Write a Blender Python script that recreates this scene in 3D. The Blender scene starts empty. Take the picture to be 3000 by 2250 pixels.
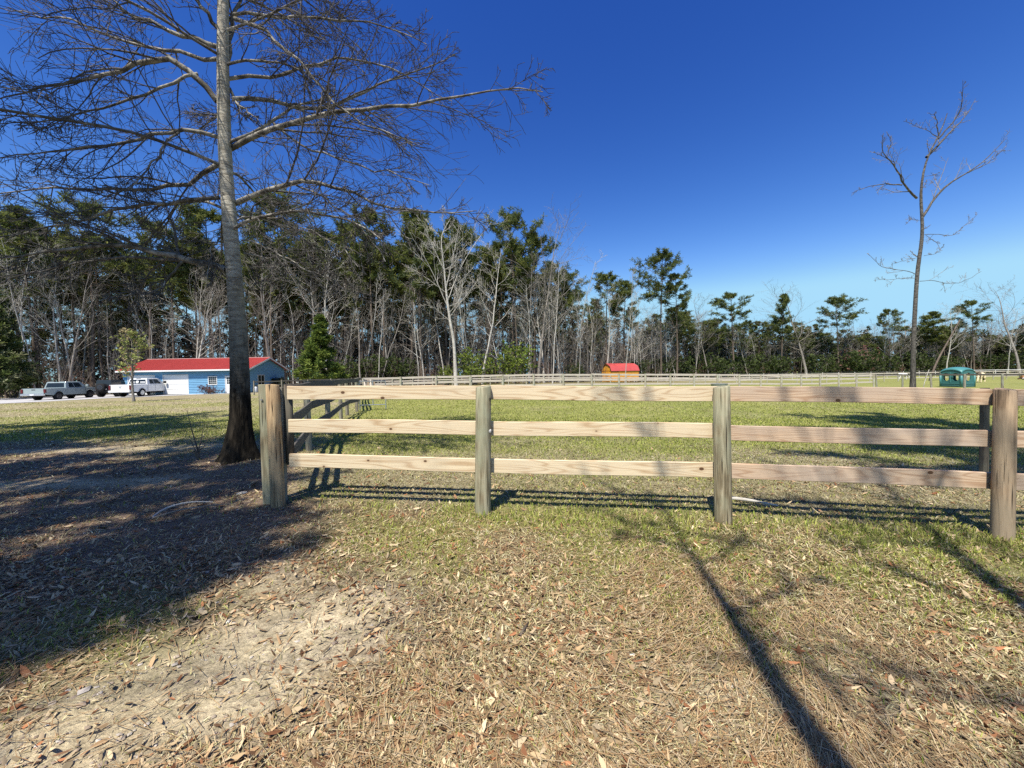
import bpy, math, random
import numpy as np
from mathutils import Vector, Matrix
R = math.radians
scene = bpy.context.scene
# ---------------------------------------------------------------- camera
cam_d = bpy.data.cameras.new('camera'); cam = bpy.data.objects.new('camera', cam_d)
scene.collection.objects.link(cam); scene.camera = cam
cam_d.sensor_width = 36.0; cam_d.lens = 36.0 * 1127.0 / 3000.0
cam_d.clip_start = 0.05; cam_d.clip_end = 2000.0
_p, _a = R(1.42), R(1.0)
_f = np.array([0, math.cos(_p), -math.sin(_p)]); _R0 = np.array([1.0, 0, 0]); _U0 = np.cross(_R0, _f)
_r = math.cos(_a) * _R0 - math.sin(_a) * _U0; _u = math.cos(_a) * _U0 + math.sin(_a) * _R0
cam.matrix_world = Matrix(((_r[0], _u[0], -_f[0], 0.0), (_r[1], _u[1], -_f[1], 0.0), (_r[2], _u[2], -_f[2], 1.5), (0, 0, 0, 1)))
# ---------------------------------------------------------------- light
SUN = Vector((-0.179, -0.447, 0.876)).normalized()      # direction towards the sun
world = bpy.data.worlds.new('World'); scene.world = world; world.use_nodes = True
wn = world.node_tree; wn.nodes.clear()
sky = wn.nodes.new('ShaderNodeTexSky'); sky.sky_type = 'NISHITA'; sky.sun_disc = False
sky.sun_elevation = math.asin(SUN.z); sky.sun_rotation = math.atan2(SUN.x, SUN.y)
sky.altitude = 0; sky.air_density = 1.0; sky.dust_density = 0.25; sky.ozone_density = 6.0
hs = wn.nodes.new('ShaderNodeHueSaturation'); hs.inputs['Saturation'].default_value = 1.22; hs.inputs['Hue'].default_value = 0.507
# colour response of the camera on the clear sky (per channel), the same in every direction
sp_ = wn.nodes.new('ShaderNodeSeparateColor'); cc_ = wn.nodes.new('ShaderNodeCombineColor'); wn.links.new(hs.outputs[0], sp_.inputs[0])
for i_, (a_, g_, mx_) in enumerate(((1.78, 1.7, 3.0), (.85, 1.63, 5.4), (.92, 1.24, 7.2))):
    pw_ = wn.nodes.new('ShaderNodeMath'); pw_.operation = 'POWER'; pw_.inputs[1].default_value = g_
    ml_ = wn.nodes.new('ShaderNodeMath'); ml_.operation = 'MULTIPLY'; ml_.inputs[1].default_value = a_
    mn_ = wn.nodes.new('ShaderNodeMath'); mn_.operation = 'SMOOTH_MIN'; mn_.inputs[1].default_value = mx_; mn_.inputs[2].default_value = 1.0
    wn.links.new(sp_.outputs[i_], pw_.inputs[0]); wn.links.new(pw_.outputs[0], ml_.inputs[0]); wn.links.new(ml_.outputs[0], mn_.inputs[0]); wn.links.new(mn_.outputs[0], cc_.inputs[i_])
bg = wn.nodes.new('ShaderNodeBackground'); bg.inputs['Strength'].default_value = 0.088
wo = wn.nodes.new('ShaderNodeOutputWorld')
wn.links.new(sky.outputs[0], hs.inputs['Color']); wn.links.new(cc_.outputs[0], bg.inputs[0]); wn.links.new(bg.outputs[0], wo.inputs[0])
sd = bpy.data.lights.new('sun', 'SUN'); sun = bpy.data.objects.new('sun', sd); scene.collection.objects.link(sun)
sd.energy = 5.0; sd.angle = R(0.53); sd.color = (1.0, 0.94, 0.84)
sun.rotation_euler = SUN.to_track_quat('Z', 'Y').to_euler()
scene.view_settings.view_transform = 'Standard'; scene.view_settings.look = 'None'
scene.view_settings.exposure = 0.62; scene.view_settings.gamma = 1.0
scene.cycles.max_bounces = 5; scene.cycles.diffuse_bounces = 1; scene.cycles.glossy_bounces = 2
scene.cycles.transmission_bounces = 2; scene.cycles.transparent_max_bounces = 4
scene.cycles.use_denoising = False
C = scene.collection
# ---------------------------------------------------------------- terrain heights
_nx = [-60, -30, -12, -3.3, 0, 10, 30, 60, 120]; _nz = [-.3, -.08, .03, .06, 0, -.18, -.36, -.5, -.6]
_fx = [-90, -60, -45, -38, -30, -12, -9, 1, 15, 28, 40, 60, 120]; _fz = [-.5, -.4, -.25, -.14, -.08, .06, .08, .16, -.07, -.43, -.5, -.6, -.7]
def G(x, y):
    x = np.asarray(x, float); y = np.asarray(y, float)
    w = np.clip((y - 9) / 15, 0, 1); w = w * w * (3 - 2 * w)
    n = 0
    for d in (-1.2, 0, 1.2):
        n = n + (np.interp(x + d, _nx, _nz) * (1 - w) + np.interp(x + d * 2, _fx, _fz) * w) / 3
    return n + 0.008 * np.sin(x * 1.7 + 1) * np.sin(y * 1.3) * np.clip(np.abs(y) / 5, 0, 1)
def gz(x, y): return float(G(x, y))
# ---------------------------------------------------------------- value noise for zones
def _hash(ix, iy, s):
    h = np.sin(ix * 127.1 + iy * 311.7 + s * 74.7) * 43758.5453
    return h - np.floor(h)
def vnoise(x, y, sc, s=0):
    x = np.asarray(x, float) * sc; y = np.asarray(y, float) * sc
    ix = np.floor(x); iy = np.floor(y); fx = x - ix; fy = y - iy
    fx = fx * fx * (3 - 2 * fx); fy = fy * fy * (3 - 2 * fy)
    a = _hash(ix, iy, s); b = _hash(ix + 1, iy, s); c = _hash(ix, iy + 1, s); d = _hash(ix + 1, iy + 1, s)
    return (a * (1 - fx) + b * fx) * (1 - fy) + (c * (1 - fx) + d * fx) * fy
def fbm(x, y, sc, s=0): return (vnoise(x, y, sc, s) + .5 * vnoise(x, y, sc * 2.1, s + 1) + .25 * vnoise(x, y, sc * 4.3, s + 2)) / 1.75
def sst(a, b, x):
    t = np.clip((x - a) / (b - a), 0, 1); return t * t * (3 - 2 * t)
FENCE_X = [-2.7, -0.34, 2.12, 4.47, 6.85]; FENCE_Y = [4.37, 4.14, 3.87, 3.49, 3.08]
SIDE = [(-2.74, 4.5), (-4.08, 7.66), (-4.66, 9.7), (-5.9, 13.2), (-6.2, 14.4), (-6.42, 15.85), (-7.4, 18.3), (-8.3, 20.6), (-9.2, 22.9), (-10.0, 25.2)]
def zones(x, y):
    """green, dry, dirt(pinkish), sand weights in 0..1 from plan position"""
    fy = np.interp(x, [-30, -2.7] + FENCE_X[1:] + [12, 40], [6, 4.37] + FENCE_Y[1:] + [2.2, -2])
    sx = np.interp(y, [4.4, 7.66, 9.7, 13.2, 15.85, 25.2], [-2.7, -4.08, -4.66, -5.9, -6.42, -10.0])
    pad = sst(-.1, .5, y - fy) * sst(-.2, .25, x - sx)
    n1 = fbm(x, y, .9, 3); n2 = fbm(x, y, .28, 9); n3 = fbm(x, y, 2.6, 5)
    green = pad * sst(.22, .78, sst(4.5, 11, y) * .5 + n1 * .55)
    green = np.maximum(green, .70 * sst(1.7, .2, np.abs(y - fy + .35)) * sst(.35, .6, n1 + .1) * sst(-2.5, -.8, x))
    green = np.maximum(green, (1 - pad) * sst(.46, .68, n1) * .5 * sst(-1.0, 1.2, x))
    green = np.maximum(green, .85 * np.exp(-(((x + 2.55) / .75) ** 2 + ((y - 2.25) / .45) ** 2)) * sst(.25, .5, n3))
    lawn = (1 - pad) * sst(7.5, 10.5, y + .18 * (x + 6) + n2 * 2) * sst(1, -1, x)
    lg = sst(.5, .68, n2 + .1 * np.sin(y * .9)) * .6 + .75 * sst(3.6, 1.2, np.abs(y + .12 * (x + 6) - 11.5))
    green = np.maximum(green, lawn * np.clip(lg, 0, 1))
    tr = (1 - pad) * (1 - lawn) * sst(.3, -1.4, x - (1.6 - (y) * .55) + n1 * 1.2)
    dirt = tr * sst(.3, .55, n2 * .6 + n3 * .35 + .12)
    # bare sandy band running out of the lower left corner
    d = np.abs((y - 1.1) - (x + 2.1) * 1.15 + .0)
    sand = sst(.95, .25, d + (n1 - .5) * .9) * sst(-3.4, -2.2, x + 0 * y) * sst(-.2, -1.1, x) * sst(3.3, 2.2, y)
    sand = np.maximum(sand, .75 * sst(.58, .7, fbm(x, y, .55, 21)) * (1 - pad) * (1 - lawn) * sst(4.3, 3.0, y))
    track = sst(.55, .1, np.abs(y - 8.2 - .12 * (x + 8) + (n2 - .5) * 1.5)) * sst(-4.9, -6.5, x)
    track = np.maximum(track, sst(.5, .1, np.abs(y - 5.6 - .1 * (x + 6) + (n2 - .5))) * sst(-4.2, -5.5, x))
    sand = np.maximum(sand, .8 * track)
    return np.clip(green, 0, 1), lawn, np.clip(dirt, 0, 1), np.clip(sand, 0, 1), pad
# ---------------------------------------------------------------- mesh helpers
def mesh_np(name, V, faces, smooth=False, col=None, colname='tint'):
    """V (n,3); faces: list of int arrays (m,k)"""
    me = bpy.data.meshes.new(name)
    V = np.asarray(V, np.float32).reshape(-1, 3)
    me.vertices.add(len(V)); me.vertices.foreach_set('co', V.ravel())
    faces = [np.asarray(f, np.int32) for f in faces if len(f)]
    nl = sum(f.size for f in faces); npoly = sum(len(f) for f in faces)
    me.loops.add(nl); me.polygons.add(npoly)
    me.loops.foreach_set('vertex_index', np.concatenate([f.ravel() for f in faces]))
    tot = np.concatenate([np.full(len(f), f.shape[1], np.int32) for f in faces])
    st = np.concatenate([[0], np.cumsum(tot)[:-1]]).astype(np.int32)
    me.polygons.foreach_set('loop_start', st); me.polygons.foreach_set('loop_total', tot)
    if smooth: me.polygons.foreach_set('use_smooth', np.ones(npoly, bool))
    me.update(calc_edges=True)
    if col is not None:
        a = me.attributes.new(colname, 'FLOAT_COLOR', 'POINT')
        c = np.ones((len(V), 4), np.float32); c[:, :3] = col
        a.data.foreach_set('color', c.ravel())
    return me
def obj(name, me, mat=None, parent=None, loc=None, rot=None):
    o = bpy.data.objects.new(name, me); C.objects.link(o)
    if mat is not None and me is not None and not me.materials: me.materials.append(mat)
    if parent is not None: o.parent = parent
    if loc is not None: o.location = loc
    if rot is not None: o.rotation_euler = rot
    return o
def tag(o, label, cat, group=None, kind=None):
    if label: o['label'] = label
    if cat: o['category'] = cat
    if group: o['group'] = group
    if kind: o['kind'] = kind
    return o
def thing(name, label, cat, loc=(0, 0, 0), rz=0.0, group=None):
    o = bpy.data.objects.new(name, None); C.objects.link(o); o.empty_display_size = .2
    o.location = loc; o.rotation_euler = (0, 0, rz); return tag(o, label, cat, group)
def copy_thing(root, loc, rz, label, group=None, scale=None):
    r = root.copy(); C.objects.link(r); r.location = loc; r.rotation_euler = (0, 0, rz)
    if scale is not None: r.scale = scale if hasattr(scale, '__len__') else (scale,) * 3
    r['label'] = label
    if group: r['group'] = group
    elif 'group' in r: del r['group']
    for ch in list(root.children):
        c = ch.copy(); C.objects.link(c); c.parent = r
        for g_ in list(ch.children):
            d = g_.copy(); C.objects.link(d); d.parent = c
    return r
class MB:
    """collects simple solids into one mesh"""
    def __init__(s): s.V = []; s.F = {3: [], 4: []}; s.n = 0; s.P = []
    def add(s, V, F):
        V = np.asarray(V, float).reshape(-1, 3); s.V.append(V)
        for f in F:
            if len(f) in (3, 4): s.F[len(f)].append([i + s.n for i in f])
            else: s.P.append([i + s.n for i in f])
        s.n += len(V); return s
    def box(s, x0, x1, y0, y1, z0, z1, M=None):
        V = np.array([(x, y, z) for x in (x0, x1) for y in (y0, y1) for z in (z0, z1)], float)
        if M is not None: V = V @ np.array(M)[:3, :3].T + np.array(M)[:3, 3]
        return s.add(V, [(0, 1, 3, 2), (4, 6, 7, 5), (0, 4, 5, 1), (2, 3, 7, 6), (0, 2, 6, 4), (1, 5, 7, 3)])
    def beam(s, a, b, w, h, up=(0, 0, 1)):
        a = Vector(a); b = Vector(b); d = (b - a).normalized(); sd_ = d.cross(Vector(up)).normalized() * w / 2; u_ = sd_.cross(d).normalized() * h / 2
        V = [p + i * sd_ + j * u_ for p in (a, b) for i, j in ((-1, -1), (1, -1), (1, 1), (-1, 1))]
        return s.add([tuple(v) for v in V], [(0, 1, 2, 3), (7, 6, 5, 4), (0, 4, 5, 1), (1, 5, 6, 2), (2, 6, 7, 3), (3, 7, 4, 0)])
    def tube(s, pts, rad, k=8, cap=True):
        P = np.array(pts, float)[None]; r_ = np.full(len(pts), rad, float)[None] if np.isscalar(rad) else np.array(rad, float)[None]
        V, F = tubes(P, r_, k); s.add(V, F.tolist())
        if cap:
            n0 = s.n - len(V); s.P.append([n0 + i for i in range(k)][::-1]); s.P.append([n0 + (len(pts) - 1) * k + i for i in range(k)])
        return s
    def prism(s, poly, y0, y1, inset=0.0):
        """poly (x,z) outline extruded along y"""
        n = len(poly); V = [(x, y0, z) for x, z in poly] + [(x, y1, z) for x, z in poly]
        s.add(V, [(i, (i + 1) % n, n + (i + 1) % n, n + i) for i in range(n)])
        b = s.n - 2 * n; s.P.append([b + i for i in range(n)][::-1]); s.P.append([b + n + i for i in range(n)])
        return s
    def mesh(s, name, smooth=False):
        me = bpy.data.meshes.new(name)
        me.from_pydata([tuple(v) for v in np.concatenate(s.V)], [], s.F[3] + s.F[4] + s.P); me.validate(); me.update()
        import bmesh
        bm = bmesh.new(); bm.from_mesh(me); bmesh.ops.recalc_face_normals(bm, faces=bm.faces); bm.to_mesh(me); bm.free()
        if smooth:
            for p in me.polygons: p.use_smooth = True
        return me
    def build(s, name, mat, parent=None, smooth=False, bevel=0, loc=None, rot=None):
        o = obj(name, s.mesh(name, smooth), mat, parent, loc, rot)
        if bevel:
            m = o.modifiers.new('b', 'BEVEL'); m.width = bevel; m.segments = 2; m.limit_method = 'ANGLE'; m.angle_limit = R(35)
        return o
def tubes(P, Rd, k):
    """P (B,n,3) polylines, Rd (B,n) radii -> verts, quads"""
    B, n, _ = P.shape
    T = np.empty_like(P); T[:, 1:-1] = P[:, 2:] - P[:, :-2]; T[:, 0] = P[:, 1] - P[:, 0]; T[:, -1] = P[:, -1] - P[:, -2]
    T /= np.linalg.norm(T, axis=2, keepdims=True) + 1e-9
    m = T.mean(1); ref = np.where(np.abs(m[:, 2:3]) > .8, np.array([[1., 0, 0]]), np.array([[0, 0, 1.]]))
    N = np.cross(T, ref[:, None, :]); N /= np.linalg.norm(N, axis=2, keepdims=True) + 1e-9
    Bn = np.cross(T, N)
    a = np.linspace(0, 2 * np.pi, k, endpoint=False)
    V = P[:, :, None, :] + Rd[:, :, None, None] * (np.cos(a)[None, None, :, None] * N[:, :, None, :] + np.sin(a)[None, None, :, None] * Bn[:, :, None, :])
    idx = np.arange(B * n * k).reshape(B, n, k)
    A = idx[:, :-1]; D = idx[:, 1:]
    F = np.stack([A, np.roll(A, -1, 2), np.roll(D, -1, 2), D], -1).reshape(-1, 4)
    return V.reshape(-1, 3), F
def nrm(v): return v / (np.linalg.norm(v, axis=-1, keepdims=True) + 1e-9)
def grow(rng, st, d, L, r0, r1, n, wob, trop=(0, 0, 0)):
    B = len(st); P = np.empty((B, n, 3)); P[:, 0] = st; d = nrm(d); trop = np.asarray(trop)
    for i in range(1, n):
        d = nrm(d + rng.normal(0, wob, (B, 3)) + trop)
        P[:, i] = P[:, i - 1] + d * (np.asarray(L)[:, None] / (n - 1))
    t = np.linspace(0, 1, n)[None]
    return P, np.asarray(r0)[:, None] * (1 - t) + np.asarray(r1)[:, None] * t
def plen(P): return np.linalg.norm(np.diff(P, axis=1), axis=2).sum(1)
def sprout(rng, P, Rd, cnt, t0, t1, a0, a1, lf, rf, n, wob, trop=(0, 0, 0), flat=1.0, rmin=.002, tfall=.6):
    B, m, _ = P.shape; L = plen(P)
    bi = np.repeat(np.arange(B), cnt); K = len(bi)
    t = t0 + (t1 - t0) * ((np.tile(np.arange(cnt), B) + rng.random(K)) / cnt)
    q = t * (m - 1); i0 = np.minimum(q.astype(int), m - 2); fr = (q - i0)[:, None]
    p = P[bi, i0] * (1 - fr) + P[bi, i0 + 1] * fr; T = nrm(P[bi, i0 + 1] - P[bi, i0])
    pr = Rd[bi, i0] * (1 - fr[:, 0]) + Rd[bi, i0 + 1] * fr[:, 0]
    v = rng.normal(0, 1, (K, 3)); v[:, 2] *= flat; v = nrm(v - (v * T).sum(1, keepdims=True) * T)
    a = rng.uniform(a0, a1, K)[:, None]
    d = np.cos(a) * T + np.sin(a) * v
    ln = L[bi] * lf * (1 - tfall * t) * rng.uniform(.6, 1.35, K)
    r0 = np.maximum(pr * rf, rmin)
    return grow(rng, p, d, ln, r0, np.maximum(r0 * .35, rmin * .7), n, wob, trop)
def resample(pts, n):
    pts = np.array(pts, float); s = np.concatenate([[0], np.cumsum(np.linalg.norm(np.diff(pts, axis=0), axis=1))])
    u = np.linspace(0, s[-1], n)
    Q = np.stack([np.interp(u, s, pts[:, i]) for i in range(3)], 1)
    for _ in range(2): Q[1:-1] = .25 * Q[:-2] + .5 * Q[1:-1] + .25 * Q[2:]
    return Q
class TM:
    """tube mesh accumulator"""
    def __init__(s): s.V = []; s.F = []; s.n = 0
    def add(s, P, Rd, k):
        V, F = tubes(P, Rd, k); s.V.append(V); s.F.append(F + s.n); s.n += len(V); return s
    def mesh(s, name): return mesh_np(name, np.concatenate(s.V), s.F, True)
# ---------------------------------------------------------------- materials
def M_(name, rough=.85, spec=.25):
    m = bpy.data.materials.new(name); m.use_nodes = True; nt = m.node_tree; nt.nodes.clear()
    o = nt.nodes.new('ShaderNodeOutputMaterial'); b = nt.nodes.new('ShaderNodeBsdfPrincipled')
    b.inputs['Roughness'].default_value = rough; b.inputs['Specular IOR Level'].default_value = spec
    nt.links.new(b.outputs[0], o.inputs[0])
    return m, nt, b
def N(nt, t, **kw):
    n = nt.nodes.new(t)
    for k, v in kw.items():
        if k.startswith('i_'):
            key = k[2:]; key = int(key) if key.isdigit() else key.replace('_', ' ')
            n.inputs[key].default_value = v
        else: setattr(n, k, v)
    return n
def mapping(nt, scale, coord='Object', rnd=True):
    tc = N(nt, 'ShaderNodeTexCoord'); mp = N(nt, 'ShaderNodeMapping'); mp.inputs['Scale'].default_value = scale
    nt.links.new(tc.outputs[coord], mp.inputs['Vector'])
    if rnd:
        oi = N(nt, 'ShaderNodeObjectInfo'); ml = N(nt, 'ShaderNodeVectorMath', operation='SCALE'); ml.inputs[0].default_value = (37, 53, 71)
        nt.links.new(oi.outputs['Random'], ml.inputs['Scale']); nt.links.new(ml.outputs[0], mp.inputs['Location'])
    return mp
def noise(nt, vec, scale, detail=4, rough=.6, dist=0.0):
    n = N(nt, 'ShaderNodeTexNoise'); n.inputs['Scale'].default_value = scale; n.inputs['Detail'].default_value = detail
    n.inputs['Roughness'].default_value = rough; n.inputs['Distortion'].default_value = dist
    nt.links.new(vec, n.inputs['Vector']); return n.outputs['Fac']
def ramp(nt, fac, stops, interp='LINEAR'):
    r_ = N(nt, 'ShaderNodeValToRGB'); r_.color_ramp.interpolation = interp; e = r_.color_ramp.elements
    while len(e) < len(stops): e.new(.5)
    for i, (p, c) in enumerate(stops):
        e[i].position = p; e[i].color = (*c, 1) if hasattr(c, '__len__') else (c, c, c, 1)
    nt.links.new(fac, r_.inputs[0]); return r_.outputs[0]
def mix(nt, fac, a, b, bt='MIX'):
    m = N(nt, 'ShaderNodeMix', data_type='RGBA', blend_type=bt)
    for s, v in ((m.inputs[0], fac), (m.inputs[6], a), (m.inputs[7], b)):
        if hasattr(v, 'is_linked') or hasattr(v, 'links'): nt.links.new(v, s)
        elif isinstance(v, (int, float)): s.default_value = v
        else: s.default_value = (*v, 1)
    return m.outputs[2]
def math_(nt, op, a, b=0.0, c=None):
    m = N(nt, 'ShaderNodeMath', operation=op)
    for i, v in enumerate((a, b) if c is None else (a, b, c)):
        if hasattr(v, 'links'): nt.links.new(v, m.inputs[i])
        else: m.inputs[i].default_value = v
    return m.outputs[0]
def bump(nt, b, h, dist=.01, strength=1.0):
    n = N(nt, 'ShaderNodeBump'); n.inputs['Distance'].default_value = dist; n.inputs['Strength'].default_value = strength
    nt.links.new(h, n.inputs['Height']); nt.links.new(n.outputs[0], b.inputs['Normal'])
def plain(name, col, rough=.6, var=.15, spec=.3, metal=0.0, sc=6.0, bmp=0.0):
    m, nt, b = M_(name, rough, spec); mp = mapping(nt, (1, 1, 1)); n = noise(nt, mp.outputs[0], sc, 5, .65)
    lo = tuple(c * (1 - var) for c in col); hi = tuple(min(1, c * (1 + var)) for c in col)
    nt.links.new(ramp(nt, n, [(.3, lo), (.7, hi)]), b.inputs['Base Color']); b.inputs['Metallic'].default_value = metal
    if bmp: bump(nt, b, n, bmp)
    return m
def tinted(name, rough=.8, trans=0.0, spec=.15):
    """colour comes from the mesh attribute 'tint' (each leaf or blade has its own colour)"""
    m, nt, b = M_(name, rough, spec); at = N(nt, 'ShaderNodeAttribute', attribute_name='tint')
    nt.links.new(at.outputs['Color'], b.inputs['Base Color'])
    if trans:
        t = N(nt, 'ShaderNodeBsdfTranslucent'); nt.links.new(at.outputs['Color'], t.inputs[0])
        ms = N(nt, 'ShaderNodeMixShader'); ms.inputs[0].default_value = trans
        nt.links.new(b.outputs[0], ms.inputs[1]); nt.links.new(t.outputs[0], ms.inputs[2])
        nt.links.new(ms.outputs[0], nt.nodes['Material Output'].inputs[0])
    return m
def rail_mat(name, light, dark, grey, kn=(.12, .065, .035), knots=True, gmix=.3):
    m, nt, b = M_(name, .75, .2)
    mp = mapping(nt, (.55, 3.0, 7.0)); v = mp.outputs[0]
    n = noise(nt, v, 1.0, 1.5, .45, .3)
    w = math_(nt, 'SINE', math_(nt, 'MULTIPLY', n, 85.0)); w = math_(nt, 'MULTIPLY_ADD', w, .5, .5)
    w = math_(nt, 'POWER', w, 4.0)
    mp2 = mapping(nt, (3, 40, 90)); f = noise(nt, mp2.outputs[0], 1.0, 3, .6)
    mp3 = mapping(nt, (1.2, 1, 3)); big = noise(nt, mp3.outputs[0], 1.0, 3, .6)
    c = mix(nt, math_(nt, 'MULTIPLY', w, .8), light, dark)
    c = mix(nt, math_(nt, 'MULTIPLY', f, .35), c, dark)
    c = mix(nt, math_(nt, 'MULTIPLY', ramp(nt, big, [(.4, 0.0), (.7, 1.0)]), gmix), c, grey)
    if knots:
        mp4 = mapping(nt, (3.6, 0.001, 5.5)); vo = N(nt, 'ShaderNodeTexVoronoi', feature='F1'); vo.inputs['Scale'].default_value = 1.0
        nt.links.new(mp4.outputs[0], vo.inputs['Vector'])
        k1 = ramp(nt, vo.outputs['Distance'], [(.075, 1.0), (.10, 0.0)]); k2 = ramp(nt, vo.outputs['Distance'], [(.10, 1.0), (.24, 0.0)])
        c = mix(nt, math_(nt, 'MULTIPLY', k2, .35), c, dark); c = mix(nt, k1, c, kn)
    nt.links.new(c, b.inputs['Base Color']); bump(nt, b, f, .002)
    return m
def post_mat(name, a, bcol, green, z=(26, 26, 2.2)):
    m, nt, b = M_(name, .85, .15); mp = mapping(nt, z); f = noise(nt, mp.outputs[0], 1.0, 5, .62, .4)
    c = ramp(nt, f, [(.3, tuple(x * .45 for x in bcol)), (.45, bcol), (.62, a), (.8, tuple(min(1, x * 1.15) for x in a))])
    mp2 = mapping(nt, (3, 3, 2)); g_ = noise(nt, mp2.outputs[0], 1.0, 3, .6)
    c = mix(nt, ramp(nt, g_, [(.42, 0.0), (.62, .75)]), c, green)
    mp3 = mapping(nt, (55, 55, 1.6)); cr = noise(nt, mp3.outputs[0], 1.0, 2, .5); crk = ramp(nt, cr, [(.3, 1.0), (.36, 0.0)])
    c = mix(nt, crk, c, (.03, .022, .015))
    nt.links.new(c, b.inputs['Base Color']); bump(nt, b, math_(nt, 'SUBTRACT', f, crk), .006)
    return m
def bark(name, pale, mid, dark, zs=(9, 9, 22), base_dark=None):
    m, nt, b = M_(name, .9, .1); mp = mapping(nt, zs); f = noise(nt, mp.outputs[0], 1.0, 5, .65, .5)
    mp2 = mapping(nt, (1.6, 1.6, 1.1)); big = noise(nt, mp2.outputs[0], 1.0, 3, .6)
    c = ramp(nt, f, [(.3, dark), (.45, mid), (.62, pale)])
    c = mix(nt, ramp(nt, big, [(.35, 0.0), (.7, .6)]), c, mid)
    h = f
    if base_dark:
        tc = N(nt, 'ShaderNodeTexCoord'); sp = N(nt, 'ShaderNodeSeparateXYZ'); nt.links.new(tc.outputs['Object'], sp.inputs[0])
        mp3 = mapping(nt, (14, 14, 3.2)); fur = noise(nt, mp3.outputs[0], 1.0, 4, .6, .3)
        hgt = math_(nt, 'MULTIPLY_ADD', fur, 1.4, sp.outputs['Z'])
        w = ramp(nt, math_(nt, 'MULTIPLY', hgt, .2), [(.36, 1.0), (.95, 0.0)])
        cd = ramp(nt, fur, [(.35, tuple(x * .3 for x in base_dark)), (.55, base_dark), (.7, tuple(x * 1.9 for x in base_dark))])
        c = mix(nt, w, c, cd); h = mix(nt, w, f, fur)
    nt.links.new(c, b.inputs['Base Color']); bump(nt, b, h, .03)
    return m
m_rail = rail_mat('rail_new_pine', (.74, .62, .42), (.46, .31, .17), (.55, .46, .34))
m_rail_b = rail_mat('rail_brown_pine', (.60, .45, .31), (.36, .22, .13), (.40, .33, .27), gmix=.6)
m_rail_old = rail_mat('rail_weathered', (.15, .135, .11), (.08, .07, .06), (.14, .14, .13), knots=False)
m_rail_pale = rail_mat('rail_pale', (.62, .55, .46), (.42, .35, .28), (.50, .47, .42), knots=False)
m_post_tan = post_mat('post_tan', (.50, .36, .20), (.30, .20, .11), (.33, .27, .17))
m_post_green = post_mat('post_greenish', (.42, .37, .25), (.22, .18, .11), (.30, .31, .21))
m_post_brown = post_mat('post_brown', (.42, .31, .20), (.27, .19, .12), (.32, .26, .18))
m_post_old = post_mat('post_old', (.34, .31, .24), (.20, .17, .13), (.28, .29, .22))
m_post_dark = post_mat('post_dark', (.13, .11, .08), (.08, .06, .05), (.12, .12, .09))
m_bark_main = bark('bark_main_tree', (.56, .53, .44), (.34, .31, .25), (.10, .085, .065), (6, 6, 24), (.022, .018, .013))  # last tone: dark base bark, with shade on the lower trunk painted in
m_bark_twig = bark('bark_twigs', (.19, .18, .17), (.095, .088, .082), (.045, .042, .038), (9, 9, 9))
m_bark_limb = bark('bark_limbs', (.42, .40, .35), (.11, .10, .085), (.04, .036, .03), (4, 4, 4))  # darker than trunk bark: limbs' shaded sides and lit patches put into colour
m_bark_pine = bark('bark_pine', (.20, .155, .12), (.12, .095, .075), (.05, .04, .032), (5, 5, 2))
m_bark_grey = bark('bark_grey', (.33, .30, .265), (.20, .18, .155), (.09, .08, .068), (4, 4, 3))
m_bark_pale = bark('bark_pale', (.60, .57, .51), (.42, .39, .34), (.20, .18, .15), (3, 3, 4))
m_bark_right = bark('bark_right_tree', (.20, .185, .165), (.075, .068, .06), (.03, .027, .024), (7, 7, 14), (.10, .092, .08))
m_needles = tinted('pine_needles_green', .6, .35)
m_leaf = tinted('leaf_tint', .7, .25)
m_litter = tinted('litter_tint', .8, .12)
# ================================================================ ground
def grid_coords(lo, hi, c0, c1, step, gr):
    a = list(np.arange(c0, c1, step)); s = step; x = c1
    while x < hi: a.append(x); s *= gr; x += s
    a.append(hi); s = step; x = c0 - step
    while x > lo: a.insert(0, x); s *= gr; x -= s
    a.insert(0, lo); return np.array(a)
def zone_colour(x, y):
    gr, lawn, dirt, sand, pad = zones(x, y)
    n = fbm(x, y, 3.1, 31)[..., None]; n2 = fbm(x, y, .35, 33)[..., None]
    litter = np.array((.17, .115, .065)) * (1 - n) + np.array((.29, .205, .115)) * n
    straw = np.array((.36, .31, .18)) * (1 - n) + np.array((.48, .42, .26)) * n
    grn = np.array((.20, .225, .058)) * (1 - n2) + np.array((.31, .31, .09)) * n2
    dr = np.array((.17, .12, .085)) * (1 - n) + np.array((.29, .22, .165)) * n  # dark soil, its colour lowered further to deepen the shade on the left
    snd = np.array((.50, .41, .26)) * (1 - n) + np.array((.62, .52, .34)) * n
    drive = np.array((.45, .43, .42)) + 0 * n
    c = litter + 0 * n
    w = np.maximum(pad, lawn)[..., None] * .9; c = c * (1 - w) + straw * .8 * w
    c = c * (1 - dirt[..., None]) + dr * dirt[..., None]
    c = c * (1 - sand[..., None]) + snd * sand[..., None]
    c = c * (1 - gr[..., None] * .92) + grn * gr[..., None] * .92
    far = sst(46, 56, y - .05 * x)[..., None] * sst(60, 20, np.abs(x - 0))[..., None]
    c = c * (1 - far * .6) + np.array((.20, .14, .10)) * far * .6
    return np.clip(c, 0, 1)
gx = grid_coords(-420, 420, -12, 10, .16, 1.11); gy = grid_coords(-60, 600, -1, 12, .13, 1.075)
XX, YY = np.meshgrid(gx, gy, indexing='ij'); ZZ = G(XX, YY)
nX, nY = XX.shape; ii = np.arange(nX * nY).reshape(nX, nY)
F = np.stack([ii[:-1, :-1], ii[1:, :-1], ii[1:, 1:], ii[:-1, 1:]], -1).reshape(-1, 4)
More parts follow.
